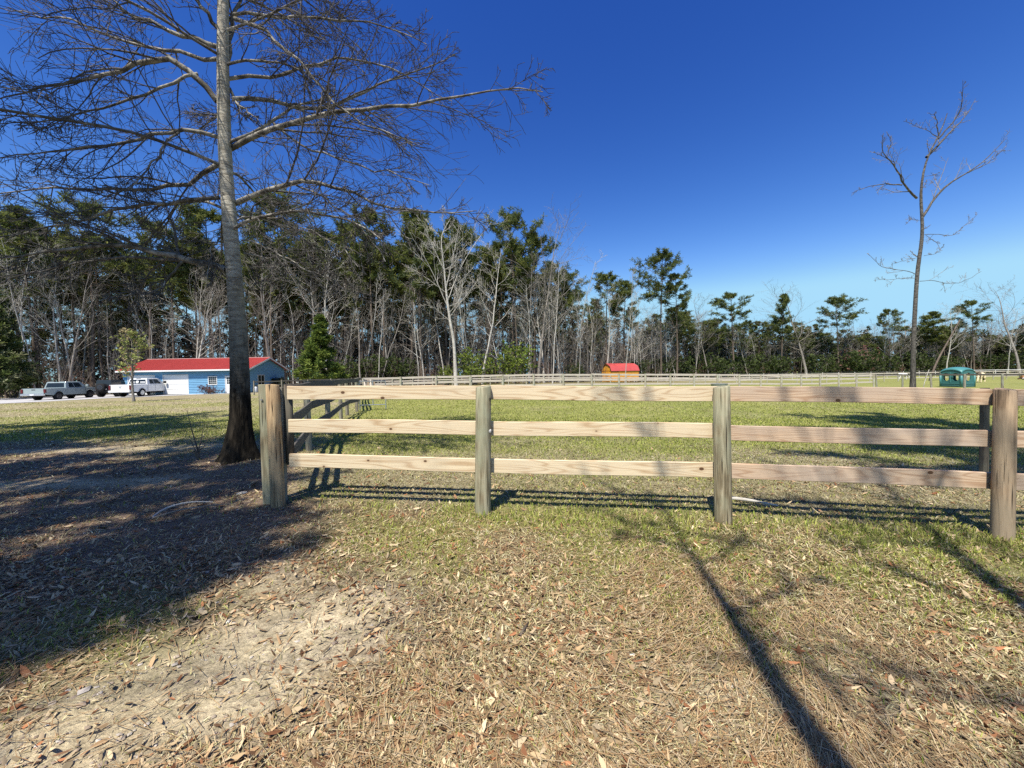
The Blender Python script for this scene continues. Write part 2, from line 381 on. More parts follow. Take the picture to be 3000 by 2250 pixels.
micro = .012 * (fbm(XX, YY, 2.2, 41) - .5) + .010 * (fbm(XX, YY, 5.5, 43) - .5)
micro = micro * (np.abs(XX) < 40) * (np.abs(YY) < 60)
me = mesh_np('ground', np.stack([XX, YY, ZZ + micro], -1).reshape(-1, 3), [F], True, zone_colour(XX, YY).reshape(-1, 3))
m_ground, nt, b = M_('ground_soil_and_turf', .95, .08)
at = N(nt, 'ShaderNodeAttribute', attribute_name='tint'); tc = N(nt, 'ShaderNodeTexCoord')
mpo = N(nt, 'ShaderNodeMapping'); nt.links.new(tc.outputs['Object'], mpo.inputs[0])
f1 = noise(nt, mpo.outputs[0], 38, 6, .75); f2 = noise(nt, mpo.outputs[0], 7, 6, .7); f3 = noise(nt, mpo.outputs[0], 1.1, 4, .6)
c = mix(nt, 1.0, at.outputs['Color'], ramp(nt, f1, [(.3, .45), (.5, .85), (.7, 1.35)]), 'MULTIPLY')
c = mix(nt, 1.0, c, ramp(nt, f2, [(.3, .62), (.5, 1.0), (.7, 1.25)]), 'MULTIPLY')
c = mix(nt, 1.0, c, ramp(nt, f3, [(.3, .85), (.7, 1.12)]), 'MULTIPLY')
nt.links.new(c, b.inputs['Base Color'])
bump(nt, b, math_(nt, 'ADD', f1, math_(nt, 'MULTIPLY', f2, 1.5)), .02)
ground = obj('ground', me, m_ground); tag(ground, None, None, None, 'structure')
# gravel drive where the pickups stand
dv = [(-75, 27.5), (-60, 28.3), (-48, 29.4), (-42, 33), (-40.6, 38), (-39.5, 43.6), (-30.2, 43.9), (-30.2, 44.2), (-45, 44.4), (-47, 56), (-56, 56), (-75, 40)]
import bmesh
bm = bmesh.new(); vs = [bm.verts.new((x, y, 0)) for x, y in dv]; bm.faces.new(vs)
bmesh.ops.triangulate(bm, faces=bm.faces)
for _ in range(5): bmesh.ops.subdivide_edges(bm, edges=[e for e in bm.edges if e.calc_length() > 1.5], cuts=1); bmesh.ops.triangulate(bm, faces=bm.faces)
for v in bm.verts: v.co.z = gz(v.co.x, v.co.y) + .02
bm.normal_update()
for f_ in bm.faces:
    if f_.normal.z < 0: f_.normal_flip()
me = bpy.data.meshes.new('driveway'); bm.to_mesh(me); bm.free()
m_drive, nt, b = M_('gravel_drive', .95, .1); mp = mapping(nt, (1, 1, 1), rnd=False)
nn = noise(nt, mp.outputs[0], 25, 5, .8); n2_ = noise(nt, mp.outputs[0], .6, 4, .6)
c = mix(nt, 1.0, ramp(nt, nn, [(.3, (.26, .25, .245)), (.6, (.52, .51, .50)), (.8, (.72, .71, .70))]), ramp(nt, n2_, [(.3, .8), (.7, 1.1)]), 'MULTIPLY')
nt.links.new(c, b.inputs['Base Color']); bump(nt, b, nn, .02)
tag(obj('driveway', me, m_drive), None, None, None, 'structure')

# ================================================================ trees
def join_sets(name, sets): 
    t = TM()
    for P, Rd, k in sets: t.add(P, Rd, k)
    return t.mesh(name)
def bare_tree(seed, H, r, nl=16, spread=.45, lod=1, lean=0.02, up=.10, t0=.25, wob=.05, trunks=1, dens=1.0, rt=.012):
    rng = np.random.default_rng(seed)
    st = np.zeros((trunks, 3)); d = np.tile([0, 0, 1.], (trunks, 1)) + rng.normal(0, lean, (trunks, 3)) * (1 if trunks == 1 else 5)
    L = H * rng.uniform(.85, 1, trunks); L[0] = H
    tP, tR = grow(rng, st, d, L, np.full(trunks, r), np.full(trunks, .02), 12, wob, (0, 0, .02))
    tR[:, 0] *= 1.35
    P1, R1 = sprout(rng, tP, tR, int(nl / trunks), t0, .98, .5, 1.05, spread, .45, 8, .11, (0, 0, up), 1, rt * 1.2, .55)
    P2, R2 = sprout(rng, P1, R1, int(6 * dens), .2, 1, .4, .95, .5, .5, 5, .13, (0, 0, up * .6), 1, rt, .45)
    P3, R3 = sprout(rng, P2, R2, int(4 * dens), .15, 1, .35, .9, .6, .6, 4, .14, (0, 0, up * .5), 1, rt * .75, .4)
    sets = [(P1, R1, 4), (P2, R2, 3), (P3, R3, 3)]
    if lod > 1:
        P4, R4 = sprout(rng, P3, R3, 3, .2, 1, .35, .85, .6, .7, 3, .12, (0, 0, up * .4), 1, rt * .55, .3); sets.append((P4, R4, 3))
    return join_sets('trunk', [(tP, tR, 8)]), join_sets('branches', sets)
def puffs(rng, cen, n_each, ln, wd, cols, upb=.35):
    """needle tufts: thin triangles fanning out of each centre"""
    K = len(cen) * n_each; ci = np.repeat(np.arange(len(cen)), n_each)
    d = rng.normal(0, 1, (K, 3)); d[:, 2] = d[:, 2] * .8 + upb; d = nrm(d)
    s = nrm(np.cross(d, rng.normal(0, 1, (K, 3))))
    l = ln * rng.uniform(.6, 1.25, K)[:, None]; w = wd * rng.uniform(.7, 1.3, K)[:, None]
    o = cen[ci] + d * l * .08
    V = np.stack([o - s * w * .35, o + s * w * .35, o + d * l + s * w * .5, o + d * l - s * w * .5], 1)
    cc = np.array(cols)[rng.integers(0, len(cols), len(cen))][ci] * rng.uniform(.75, 1.3, (K, 1))
    F = np.arange(K * 4).reshape(K, 4)
    return V.reshape(-1, 3), F, np.repeat(cc, 4, 0)
PINE_C = [(.115, .14, .038), (.145, .17, .042), (.085, .11, .036), (.19, .205, .055), (.07, .095, .038)]
def pine(seed, H, r, c0=.55, wid=.16, nb=42, np_each=8, lean=.015, dead=10, cone=False, ln=.5, cols=PINE_C, ne=15):
    rng = np.random.default_rng(seed)
    tP, tR = grow(rng, np.zeros((1, 3)), np.array([[0, 0, 1.]]) + rng.normal(0, lean, (1, 3)), [H], [r], [.03], 14, .012, (0, 0, .01))
    tR[:, 0] *= 1.25
    t = np.sort(c0 + (1 - c0) * (np.arange(nb) + rng.random(nb)) / nb); t = np.minimum(t, .985)
    q = t * 13; i0 = np.minimum(q.astype(int), 12); fr = (q - i0)[:, None]
    p = tP[0, i0] * (1 - fr) + tP[0, i0 + 1] * fr
    az = rng.uniform(0, 2 * np.pi, nb)
    u_ = (t - c0) / (1 - c0)
    if cone: prof = (1 - u_) * 1.0 + .08; el = .15 + .5 * u_
    else: prof = np.sin(np.pi * np.clip(u_ * .82 + .2, 0, 1)) ** .7 * rng.uniform(.55, 1.15, nb) + .1; el = .05 + .75 * u_ ** 1.5
    L = H * wid * prof
    d = np.stack([np.cos(az) * np.cos(el), np.sin(az) * np.cos(el), np.sin(el)], 1)
    P1, R1 = grow(rng, p, d, L, r * .28 * (.4 + prof * .5), np.full(nb, .012), 6, .10, (0, 0, .07))
    P2, R2 = sprout(rng, P1, R1, np_each, .35, 1, .4, 1.1, .35, .5, 3, .1, (0, 0, .12), .6, .01, .3)
    cen = np.concatenate([P2[:, -1], P2[:, 1], P1[:, -1], P1[:, -2], tP[:, -1] + rng.normal(0, .25, (1, 3))])
    V, F, cc = puffs(rng, cen, ne, ln, .085, cols)
    me_c = mesh_np('crown', V, [F], False, cc)
    sets = [(tP, tR, 8), (P1, R1, 3), (P2, R2, 3)]
    if dead:
        Pd, Rd_ = sprout(rng, tP, tR, dead, .2, c0 + .1, 1.1, 1.6, .09, .18, 5, .1, (0, 0, -.02), .4, .014, 0); sets.append((Pd, Rd_, 3))
        Pe, Re = sprout(rng, Pd, Rd_, 4, .3, 1, .4, .9, .5, .6, 3, .1, (0, 0, 0), 1, .009, 0); sets.append((Pe, Re, 3))
    return join_sets('trunk', sets), me_c
def shrub(seed, h, w, n, cols, lf=.16):
    rng = np.random.default_rng(seed)
    d = rng.normal(0, 1, (14, 3)); d[:, 2] = np.abs(d[:, 2]) * 1.6 + .6
    P, Rd = grow(rng, rng.normal(0, .08, (14, 3)) * [1, 1, 0], d, np.full(14, h * .9), np.full(14, .03), np.full(14, .01), 6, .12, (0, 0, .1))
    P2, R2 = sprout(rng, P, Rd, 10, .2, 1, .5, 1.2, .4, .6, 4, .15, (0, 0, .05), 1, .008, .2)
    P2[..., :2] *= w / h * 1.2
    base = P2[rng.integers(0, len(P2), n), rng.integers(1, 4, n)] + rng.normal(0, h * .045, (n, 3))
    base[:, 2] = np.abs(base[:, 2])
    V, F, cc = puffs(rng, base, 5, lf, lf * .7, cols, .2)
    return join_sets('stems', [(P, Rd, 4), (P2, R2, 3)]), mesh_np('foliage', V, [F], False, cc)
def place(name, label, cat, mt, mc, bm_, cm_, loc, rz=0, sc=1, group=None, cname='crown'):
    t = thing(name, label, cat, loc, rz, group); t.scale = sc if hasattr(sc, '__len__') else (sc,) * 3
    obj('trunk' if cname != 'foliage' else 'stems', mt, bm_, t); obj(cname, mc, cm_, t); return t
rs = random.Random(5)
# prototypes (height 1:1 in metres at scale 1)
PINES = [pine(100 + i, 24, .21, c0, wid, nb, 6) for i, (c0, wid, nb) in enumerate([(.62, .17, 36), (.66, .15, 32), (.56, .18, 42), (.70, .16, 28), (.52, .13, 40), (.64, .20, 38)])]
BARES = [bare_tree(200 + i, 20, rr, nl, sp, 1, ln_, up, t0) for i, (rr, nl, sp, ln_, up, t0) in enumerate(
    [(.16, 16, .34, .03, .07, .35), (.11, 12, .26, .05, .07, .45), (.19, 18, .42, .03, .06, .3), (.09, 12, .24, .06, .08, .4), (.14, 16, .38, .04, .09, .32), (.07, 10, .22, .08, .07, .35)])]
for (a_, b_) in PINES: a_.materials.append(m_bark_pine); b_.materials.append(m_needles)
_used = set()
def first_or_copy(key, make, loc, rz, sc, label, group):
    return make()
def put_pine(i, x, y, h, rz, label, group=None, wide=1.0, name='pine_tree'):
    s = h / 24.0; t = thing(name, label, 'tree', (x, y, gz(x, y) - .05), rz, group); t.scale = (s * wide, s * wide, s)
    obj('trunk', PINES[i][0], None, t); obj('crown', PINES[i][1], None, t); return t
_bmats = {}
def bare_pair(i, mat):
    k = (i, mat.name)
    if k not in _bmats:
        a_ = BARES[i][0].copy() if _bmats.get(i) else BARES[i][0]; b_ = BARES[i][1].copy() if _bmats.get(i) else BARES[i][1]
        _bmats[i] = True; a_.materials.clear(); b_.materials.clear(); a_.materials.append(mat); b_.materials.append(mat); _bmats[k] = (a_, b_)
    return _bmats[k]
def put_bare(i, x, y, h, rz, label, mat, group=None, wide=1.0, name='bare_tree', tilt=(0, 0)):
    s = h / 20.0; t = thing(name, label, 'tree', (x, y, gz(x, y) - .05), rz, group); t.scale = (s * wide, s * wide, s)
    t.rotation_euler = (tilt[0], tilt[1], rz)
    a_, b_ = bare_pair(i, mat); obj('trunk', a_, None, t); obj('branches', b_, None, t); return t
_ex = [-140, -75, -60, -45, -30, -10, 5, 15, 25, 38, 55, 75, 100, 160]; _ey = [40, 46, 52, 57, 60, 59, 61, 67, 76, 85, 92, 98, 101, 104]
_eh = [24, 25, 26, 27, 27, 26, 23, 18, 19, 13, 10, 9, 9, 9]
def edge(x): return float(np.interp(x, _ex, _ey))
def fh(x): return float(np.interp(x, _ex, _eh))
# ---- trees that stand out (their own places and labels)
solo_p = [ # kind, x, y, h, wide, label
 (1, -21.8, 61, 27.5, 1.0, 'tall dark pine rising behind the big pale forked tree, its crown reaching above its neighbours'),
 (2, -16.5, 63, 27, 1.1, 'very tall bushy pine with sunlit crown in the middle of the treeline'),
 (0, -9.2, 62, 25.5, .9, 'slim tall pine just left of the two-headed crown above the bare pale saplings'),
 (5, .2, 64, 27.0, .95, 'big full pine with rounded crown, last tall one before the treeline drops'),
 (0, 3.8, 64, 24.0, .9, 'dark pine close behind the airy pinkish bare tree'),
 (3, 17.5, 71, 19.0, 1.25, 'small crowned pine left behind the orange shed'),
 (4, 21.3, 73, 19.0, 1.2, 'slender pine behind the right end of the orange shed'),
 (5, 29.5, 76, 24.5, 1.0, 'tall broad pine with pointed top right of the orange shed'),
 (1, 33.5, 78, 21.0, 1.0, 'pine with loose ragged crown next to the broad pointed pine'),
 (3, 52, 90, 19.5, 1.35, 'lone round topped pine left of the low far woods'),
 (4, 66.5, 95, 20.5, .9, 'narrow club shaped pine beside the wide bare fan tree'),
 (5, 82.5, 97, 19.5, 1.25, 'wide spreading dark pine standing above the far woods'),
 (0, 97, 99, 16.8, 1.0, 'small open pine alone against the sky left of the thin tall tree'),
 (4, 111, 100, 16.5, 1.6, 'greyish sparse pine just right of the thin tall tree'),
 (3, 119, 99, 18.5, 1.2, 'pine with round grey-green crown above the teal shelter'),
 (1, 137, 98, 21.5, 1.2, 'dark pine cut by the right edge of the view'),
 (5, -61, 56, 27, 1.1, 'heavy dark pine above the pickups'),
 (2, -48, 62, 29, 1.1, 'huge dark pine behind the left end of the garage roof'),
 (5, -36.5, 62, 29.5, 1.1, 'tall pine with wide crown seen left of the big trunk'),
]
for k, x, y, h, w, lb in solo_p: put_pine(k, x, y, h, rs.uniform(0, 6.28), lb, None, w)
solo_b = [
 (0, -35.8, 57, 22, 1.0, m_bark_grey, 'grey bare tree leaning a little beside the garage gable'),
 (2, 4.2, 61, 25.5, 1.0, m_bark_grey, 'airy bare tree with pinkish twigs reaching above the last tall pines'),
 (1, 5.9, 56, 18, .8, m_bark_pale, 'thin white-barked trunk standing behind the far paddock fence left of the orange shed'),
 (1, 17.2, 58.5, 17, .7, m_bark_pale, 'pale thin trunk crossing the right end of the orange shed'),
 (2, 72, 94, 21.5, 1.5, m_bark_grey, 'wide fan-shaped bare tree among the far pines'),
 (4, 44, 86, 18, 1.3, m_bark_grey, 'broad bare grey tree at the drop of the treeline'),
 (0, 104, 92, 17, 1.0, m_bark_pale, 'bare pale tree right behind the white pony'),
 (2, 124, 94, 22, 1.4, m_bark_grey, 'large spreading bare tree behind the teal shelter'),
 (4, 116, 90, 15, 1.0, m_bark_pale, 'forked white-limbed tree left of the teal shelter roof'),
 (1, 131, 93, 16, 1.1, m_bark_pale, 'straight pale trunk behind the cream pony'),
 (1, -19.2, 55, 15, .8, m_bark_pale, 'thin white trunk left of the pale forked tree'),
]
for k, x, y, h, w, mt, lb in solo_b: put_bare(k, x, y, h, rs.uniform(0, 6.28), lb, mt, None, w)
# ---- big pale sycamore-like forked tree
rng = np.random.default_rng(77)
def limbs_tree(name, label, base, trunk_pts, trunk_r, limbs, mat, tw_mat, seed, c2=8, c3=6, c4=4, l2=.45, l3=.5, up=.05, rt=.004, flat=.7, extra=0, ex=(.3, .95, .35), sides=12, droop=0.0, c5=0, bname='branches', limb_mat=None, tf=.55):
    rng = np.random.default_rng(seed)
    b0 = np.array(base)
    tp = resample(np.array(trunk_pts) - b0, 28); tr = np.interp(np.linspace(0, 1, 28), np.linspace(0, 1, len(trunk_r)), trunk_r)
    Ps, Rs = [], []
    for pts, r0 in limbs:
        q = resample(np.array(pts) - b0, 14); q[1:-1] += rng.normal(0, .02, (12, 3)); Ps.append(q); Rs.append(np.linspace(r0, max(rt * 1.5, r0 * .12), 14))
    P1 = np.array(Ps) if Ps else np.zeros((0, 14, 3)); R1 = np.array(Rs) if Rs else np.zeros((0, 14))
    if extra:
        e0, e1, el = ex
        Pe, Re = sprout(rng, tp[None], tr[None], extra, e0, e1, 1.0, 1.5, el, .28, 14, .07, (0, 0, up - droop), .6, rt * 3, .5)
        P1 = np.concatenate([P1, Pe]); R1 = np.concatenate([R1, Re])
    P2, R2 = sprout(rng, P1, R1, c2, .12, .98, .35, .95, l2, .5, 9, .10, (0, 0, up), flat, rt * 1.6, tf)
    P3, R3 = sprout(rng, P2, R2, c3, .12, .98, .4, 1.0, l3, .55, 6, .10, (0, 0, up), flat, rt * 1.2, .5)
    P4, R4 = sprout(rng, P3, R3, c4, .15, 1, .4, 1.0, .55, .65, 4, .10, (0, 0, up), 1, rt, .4)
    t = thing(name, label, 'tree', tuple(b0)); 
    a = np.linspace(0, 2 * np.pi, sides, endpoint=False)
    V, Fq = tubes(tp[None], tr[None], sides)
    obj('trunk', mesh_np('trunk', V, [Fq], True), mat, t)
    obj('limbs', join_sets('limbs', [(P1, R1, 6)]), limb_mat or mat, t)
    sets = [(P2, R2, 4), (P3, R3, 3), (P4, R4, 3)]
    if c5:
        P5, R5 = sprout(rng, P4, R4, c5, .3, 1, .4, 1.0, .6, .8, 3, .1, (0, 0, up), 1, rt * .8, .3); sets.append((P5, R5, 3))
    obj(bname, join_sets(bname, sets), tw_mat, t)
    return t, tp, tr

# ---- the big bare tree beside the fence corner
MAIN_LIMBS=[ ([(-5.13,7.0,3.49),(-5.52,6.86,3.59),(-6.09,6.71,3.71),(-6.45,6.57,3.83),(-6.64,6.43,3.83),(-7.13,6.29,3.65),(-7.6,6.14,3.52),(-8.19,6.0,3.43)],0.085 ),([(-5.13,7.0,3.49),(-6.11,7.25,3.76),(-6.99,7.5,3.87),(-8.01,7.75,3.97),(-9.25,8.0,3.89),(-10.55,8.25,3.77),(-11.73,8.5,3.8)],0.05 ),([(-5.2,7.0,4.77),(-5.67,6.87,4.63),(-6.03,6.73,4.58),(-6.54,6.6,4.43),(-7.07,6.47,4.2),(-7.7,6.33,3.99),(-8.37,6.2,3.74)],0.05 ),([(-5.2,7.0,5.36),(-5.43,7.09,5.17),(-5.72,7.17,5.11),(-6.3,7.26,5.09),(-6.84,7.34,5.07),(-7.72,7.43,5.17),(-8.85,7.51,5.26),(-10.41,7.6,5.18)],0.06 ),([(-5.18,7.0,5.84),(-5.33,6.89,5.9),(-5.62,6.77,5.85),(-5.95,6.66,5.69),(-6.19,6.54,5.5),(-6.81,6.43,5.36),(-7.33,6.31,5.25),(-8.07,6.2,5.08)],0.05 ),([(-5.65,6.8,5.88),(-5.71,6.62,5.66),(-5.77,6.44,5.17),(-5.9,6.26,4.72),(-6.01,6.08,4.44),(-6.29,5.9,4.22)],0.028 ),([(-5.18,7.0,6.47),(-5.21,6.93,6.6),(-5.45,6.87,6.81),(-5.77,6.8,7.12),(-5.96,6.73,7.15),(-6.12,6.67,6.94),(-6.44,6.6,6.66),(-7.04,6.53,6.5),(-7.87,6.47,6.39),(-8.53,6.4,6.07)],0.075 ),([(-5.43,6.9,6.88),(-5.59,6.77,6.74),(-6.08,6.64,6.4),(-6.46,6.51,6.16),(-6.99,6.39,5.86),(-7.17,6.26,5.68),(-7.52,6.13,5.64),(-7.78,6.0,5.48)],0.038 ),([(-5.14,7.0,7.42),(-5.51,6.92,7.53),(-6.04,6.84,7.64),(-6.64,6.76,7.91),(-6.96,6.68,8.21),(-7.19,6.6,8.5)],0.06 ),([(-5.13,7.0,7.21),(-5.84,7.2,7.49),(-6.65,7.4,7.74),(-7.53,7.6,8.1),(-8.55,7.8,8.67),(-9.56,8.0,8.97),(-10.72,8.2,9.37)],0.05 ),([(-5.09,7.0,7.72),(-5.41,6.93,8.18),(-5.77,6.87,8.75),(-6.28,6.8,9.31)],0.05 ),([(-4.96,7.0,5.64),(-4.74,6.91,5.76),(-4.33,6.82,5.83),(-4.02,6.73,5.87),(-3.16,6.64,5.92),(-2.54,6.56,5.98),(-1.85,6.47,6.0),(-0.82,6.38,5.96),(-0.31,6.29,6.07),(0.57,6.2,5.96)],0.07 ),([(-4.12,6.9,6.0),(-3.81,6.8,5.7),(-3.38,6.7,5.44),(-2.83,6.6,5.17),(-2.3,6.5,4.98),(-1.3,6.4,4.63)],0.03 ),([(-4.93,7.0,4.66),(-4.65,6.92,4.75),(-4.08,6.84,4.81),(-3.73,6.77,4.89),(-3.34,6.69,4.97),(-2.93,6.61,4.78),(-2.53,6.53,4.51),(-2.05,6.46,4.31),(-1.47,6.38,4.14),(-0.53,6.3,4.16)],0.065 ),([(-3.75,6.8,4.89),(-3.21,6.65,4.62),(-2.65,6.5,4.17),(-2.27,6.35,3.79),(-1.99,6.2,3.34)],0.025 ),([(-4.91,7.0,6.51),(-4.73,7.12,6.66),(-4.45,7.25,6.7),(-4.07,7.38,6.58),(-3.85,7.5,6.61),(-3.14,7.62,6.83),(-2.4,7.75,7.33),(-1.74,7.88,7.66),(-1.01,8.0,8.06)],0.055 ),([(-4.95,7.0,6.69),(-4.78,7.0,6.38),(-4.48,7.0,6.09),(-4.4,7.0,6.03)],0.04 ),([(-4.97,7.0,6.86),(-4.51,7.15,7.01),(-4.05,7.3,7.16),(-3.52,7.45,7.54),(-2.82,7.6,7.7),(-2.01,7.75,7.47),(-1.11,7.9,7.03)],0.045 ),([(-4.82,7.0,7.91),(-4.25,6.86,7.63),(-3.8,6.71,7.16),(-3.31,6.57,6.63),(-2.97,6.43,6.08),(-2.48,6.29,5.69),(-1.93,6.14,5.25),(-1.35,6.0,5.04)],0.05 ),([(-4.98,7.0,7.16),(-4.95,7.13,8.1),(-4.75,7.27,8.93),(-4.44,7.4,9.73)],0.06 ),([(-4.84,7.0,7.98),(-3.79,6.96,7.92),(-3.24,6.92,7.83),(-2.49,6.88,7.7),(-1.92,6.84,7.57),(-1.37,6.8,7.23)],0.04 ),([(-4.82,7.0,4.0),(-4.26,6.8,3.81),(-3.64,6.6,3.48),(-3.13,6.4,3.17),(-2.63,6.2,3.04)],0.022 ),([(-4.81,7.0,3.77),(-4.48,7.3,3.79),(-3.95,7.6,3.63),(-3.36,7.9,3.31),(-2.97,8.2,3.05)],0.025 ),([(-4.79,7.0,3.0),(-4.45,6.8,3.3),(-4.27,6.6,3.49)],0.015 ),([(-5.74,6.8,3.58),(-5.83,6.7,3.34),(-5.97,6.6,3.04),(-6.02,6.5,2.96),(-6.4,6.4,2.9),(-6.71,6.3,2.81)],0.03 ),([(-4.97,7.0,4.33),(-4.3,6.7,4.33),(-3.51,6.4,4.07),(-2.65,6.1,3.59),(-2.27,5.8,3.15)],0.022 ),([(-5.15,7.0,4.11),(-5.21,6.8,3.83),(-5.15,6.6,3.43),(-4.96,6.4,3.08)],0.018 ),]
R_LIMBS=[ ([(26.27,24.5,14.69),(28.07,25.0,16.23),(29.77,25.5,17.64),(31.12,26.0,19.28)],0.07 ),([(27.02,24.5,15.82),(27.73,24.17,16.8),(27.75,23.83,17.64),(27.35,23.5,18.68)],0.045 ),([(27.02,24.5,15.95),(26.61,24.25,17.11),(25.85,24.0,17.08)],0.03 ),([(26.96,24.5,15.95),(25.89,24.25,16.29),(24.3,24.0,16.63)],0.02 ),([(25.7,24.5,12.15),(24.63,24.3,12.92),(24.06,24.1,13.73),(23.26,23.9,14.35),(22.64,23.7,14.6),(22.62,23.5,15.64)],0.07 ),([(24.77,24.5,12.99),(24.05,24.83,13.23),(23.11,25.17,13.25),(22.46,25.5,12.98)],0.04 ),([(24.27,24.5,14.42),(21.57,23.0,14.22)],0.02 ),([(23.78,24.5,14.73),(23.83,24.25,15.49),(23.34,24.0,15.94)],0.02 ),([(26.08,24.5,10.99),(26.48,24.67,11.41),(27.79,24.83,13.07),(29.23,25.0,13.8),(30.17,25.17,14.31),(31.38,25.33,15.25),(32.65,25.5,16.46)],0.075 ),([(28.89,24.5,13.67),(29.8,24.25,14.07),(30.68,24.0,14.99)],0.03 ),([(26.42,24.5,14.99),(26.29,24.5,15.72)],0.02 ),([(26.22,24.5,9.88),(26.87,24.42,9.91),(27.77,24.35,9.62),(28.42,24.28,10.25),(29.17,24.2,10.99)],0.018 ),([(26.28,24.5,9.82),(26.58,24.15,9.27),(26.44,23.8,8.68)],0.015 ),([(25.68,24.5,7.38),(24.92,24.67,7.75),(23.96,24.83,7.87),(23.11,25.0,8.87)],0.02 ),([(25.98,24.5,8.48),(24.86,24.25,8.24),(23.76,24.0,7.95)],0.012 ),([(25.93,24.5,6.95),(26.62,24.62,7.09),(27.89,24.75,6.79),(29.16,24.88,6.92),(30.43,25.0,7.62)],0.018 ),([(25.75,24.5,7.2),(24.26,24.25,7.04),(22.55,24.0,6.95)],0.012 ),([(26.17,24.5,8.54),(26.8,24.35,8.6),(27.12,24.2,9.16)],0.012 ),([(26.02,24.5,10.74),(25.14,24.3,10.8),(24.57,24.1,10.37)],0.012 ),([(26.06,24.5,13.42),(26.64,24.25,13.52),(25.89,24.0,12.69)],0.01 ),]
R_TRUNK=[(25.54,24.5,-0.17),(25.56,24.5,3.13),(25.67,24.5,5.84),(25.8,24.5,8.05),(26.1,24.5,9.64),(26.04,24.5,11.11),(25.89,24.5,12.33),(26.06,24.5,13.66),(26.27,24.5,14.69),(26.9,24.5,15.71),(27.38,24.5,16.66),(27.56,24.5,17.38)]
PALE_TRUNK=[(-7.74,53.0,1.26),(-7.87,53.0,6.19),(-8.37,53.0,9.0),(-8.69,53.0,11.81),(-9.05,53.0,16.46),(-9.43,53.0,20.63),(-7.98,53.0,22.91)]
PALE_LIMBS=[([(-8.61,53.0,10.87),(-10.72,52.0,16.21),(-12.67,51.0,19.52),(-13.26,50.0,20.93)],0.09 ),([(-8.59,53.0,11.8),(-6.85,54.0,16.7),(-4.48,55.0,20.78),(-2.54,56.0,23.53)],0.09 ),([(-8.74,53.0,13.67),(-7.76,54.0,18.6),(-7.1,55.0,22.74)],0.08 ),([(-8.84,53.0,15.53),(-11.07,52.0,20.75),(-11.71,51.0,22.17)],0.06 ),([(-8.37,53.0,9.0),(-10.38,52.0,10.73),(-11.52,51.0,11.02)],0.06 ),([(-8.46,53.0,9.47),(-5.97,54.0,12.9),(-4.59,55.0,15.01)],0.05 ),([(-8.67,53.0,12.74),(-12.11,52.0,15.32),(-13.65,51.0,15.98)],0.05 ),]
main_trunk = [(-4.96, 6.93, .02), (-4.9, 6.93, .95), (-4.89, 6.93, 2.55), (-4.96, 6.93, 3.86), (-5.02, 6.93, 5.17), (-5.03, 6.93, 5.82), (-5.01, 6.93, 6.46), (-5.01, 6.93, 7.32), (-4.95, 6.93, 8.17), (-4.9, 6.95, 10.2), (-4.8, 7.0, 12.6)]
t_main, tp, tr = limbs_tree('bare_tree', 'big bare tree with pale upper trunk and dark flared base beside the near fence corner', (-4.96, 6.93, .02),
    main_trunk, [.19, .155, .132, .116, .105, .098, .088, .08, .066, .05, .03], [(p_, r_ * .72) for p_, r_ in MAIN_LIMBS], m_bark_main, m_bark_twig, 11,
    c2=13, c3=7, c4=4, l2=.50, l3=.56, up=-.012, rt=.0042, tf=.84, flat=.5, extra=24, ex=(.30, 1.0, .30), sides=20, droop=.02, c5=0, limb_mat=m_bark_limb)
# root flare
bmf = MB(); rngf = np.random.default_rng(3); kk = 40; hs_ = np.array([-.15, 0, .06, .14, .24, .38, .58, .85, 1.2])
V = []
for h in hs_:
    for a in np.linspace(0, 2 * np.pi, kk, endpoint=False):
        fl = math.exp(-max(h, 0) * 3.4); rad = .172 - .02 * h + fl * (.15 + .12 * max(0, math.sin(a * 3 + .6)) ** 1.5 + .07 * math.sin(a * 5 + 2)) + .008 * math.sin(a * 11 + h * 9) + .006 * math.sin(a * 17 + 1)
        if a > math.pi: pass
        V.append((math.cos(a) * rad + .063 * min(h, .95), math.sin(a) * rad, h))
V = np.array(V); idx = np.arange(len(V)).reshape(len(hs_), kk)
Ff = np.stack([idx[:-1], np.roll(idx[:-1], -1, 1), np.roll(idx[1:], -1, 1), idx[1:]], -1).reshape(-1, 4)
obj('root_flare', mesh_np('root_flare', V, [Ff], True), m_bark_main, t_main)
# ---- tall thin tree on the right
t_r, _, _ = limbs_tree('bare_tree', 'tall slender bare tree alone in the right of the paddock, dark trunk forking high up', (25.54, 24.5, gz(25.5, 24.5) - .05),
    R_TRUNK, [.175, .125, .12, .11, .105, .10, .09, .08, .066, .048, .035, .02], R_LIMBS, m_bark_right, m_bark_grey, 21,
    c2=7, c3=4, c4=3, l2=.27, l3=.48, up=.06, rt=.006, flat=.9, extra=4, ex=(.4, .95, .05), sides=12, tf=.7)
t_pale, _, _ = limbs_tree('bare_tree', 'big pale forked tree with near-white leaning trunk at the front of the woods', (-7.74, 53, gz(-7.7, 53) - .05),
    [(-7.7, 53, 0)] + PALE_TRUNK[1:], [.32, .22, .19, .15, .10, .07, .03], [(p_, r_ * .75) for p_, r_ in PALE_LIMBS], m_bark_pale, m_bark_pale, 31,
    c2=9, c3=5, c4=3, l2=.42, l3=.5, up=.07, rt=.0105, flat=1, extra=12, ex=(.4, .98, .28), sides=10)
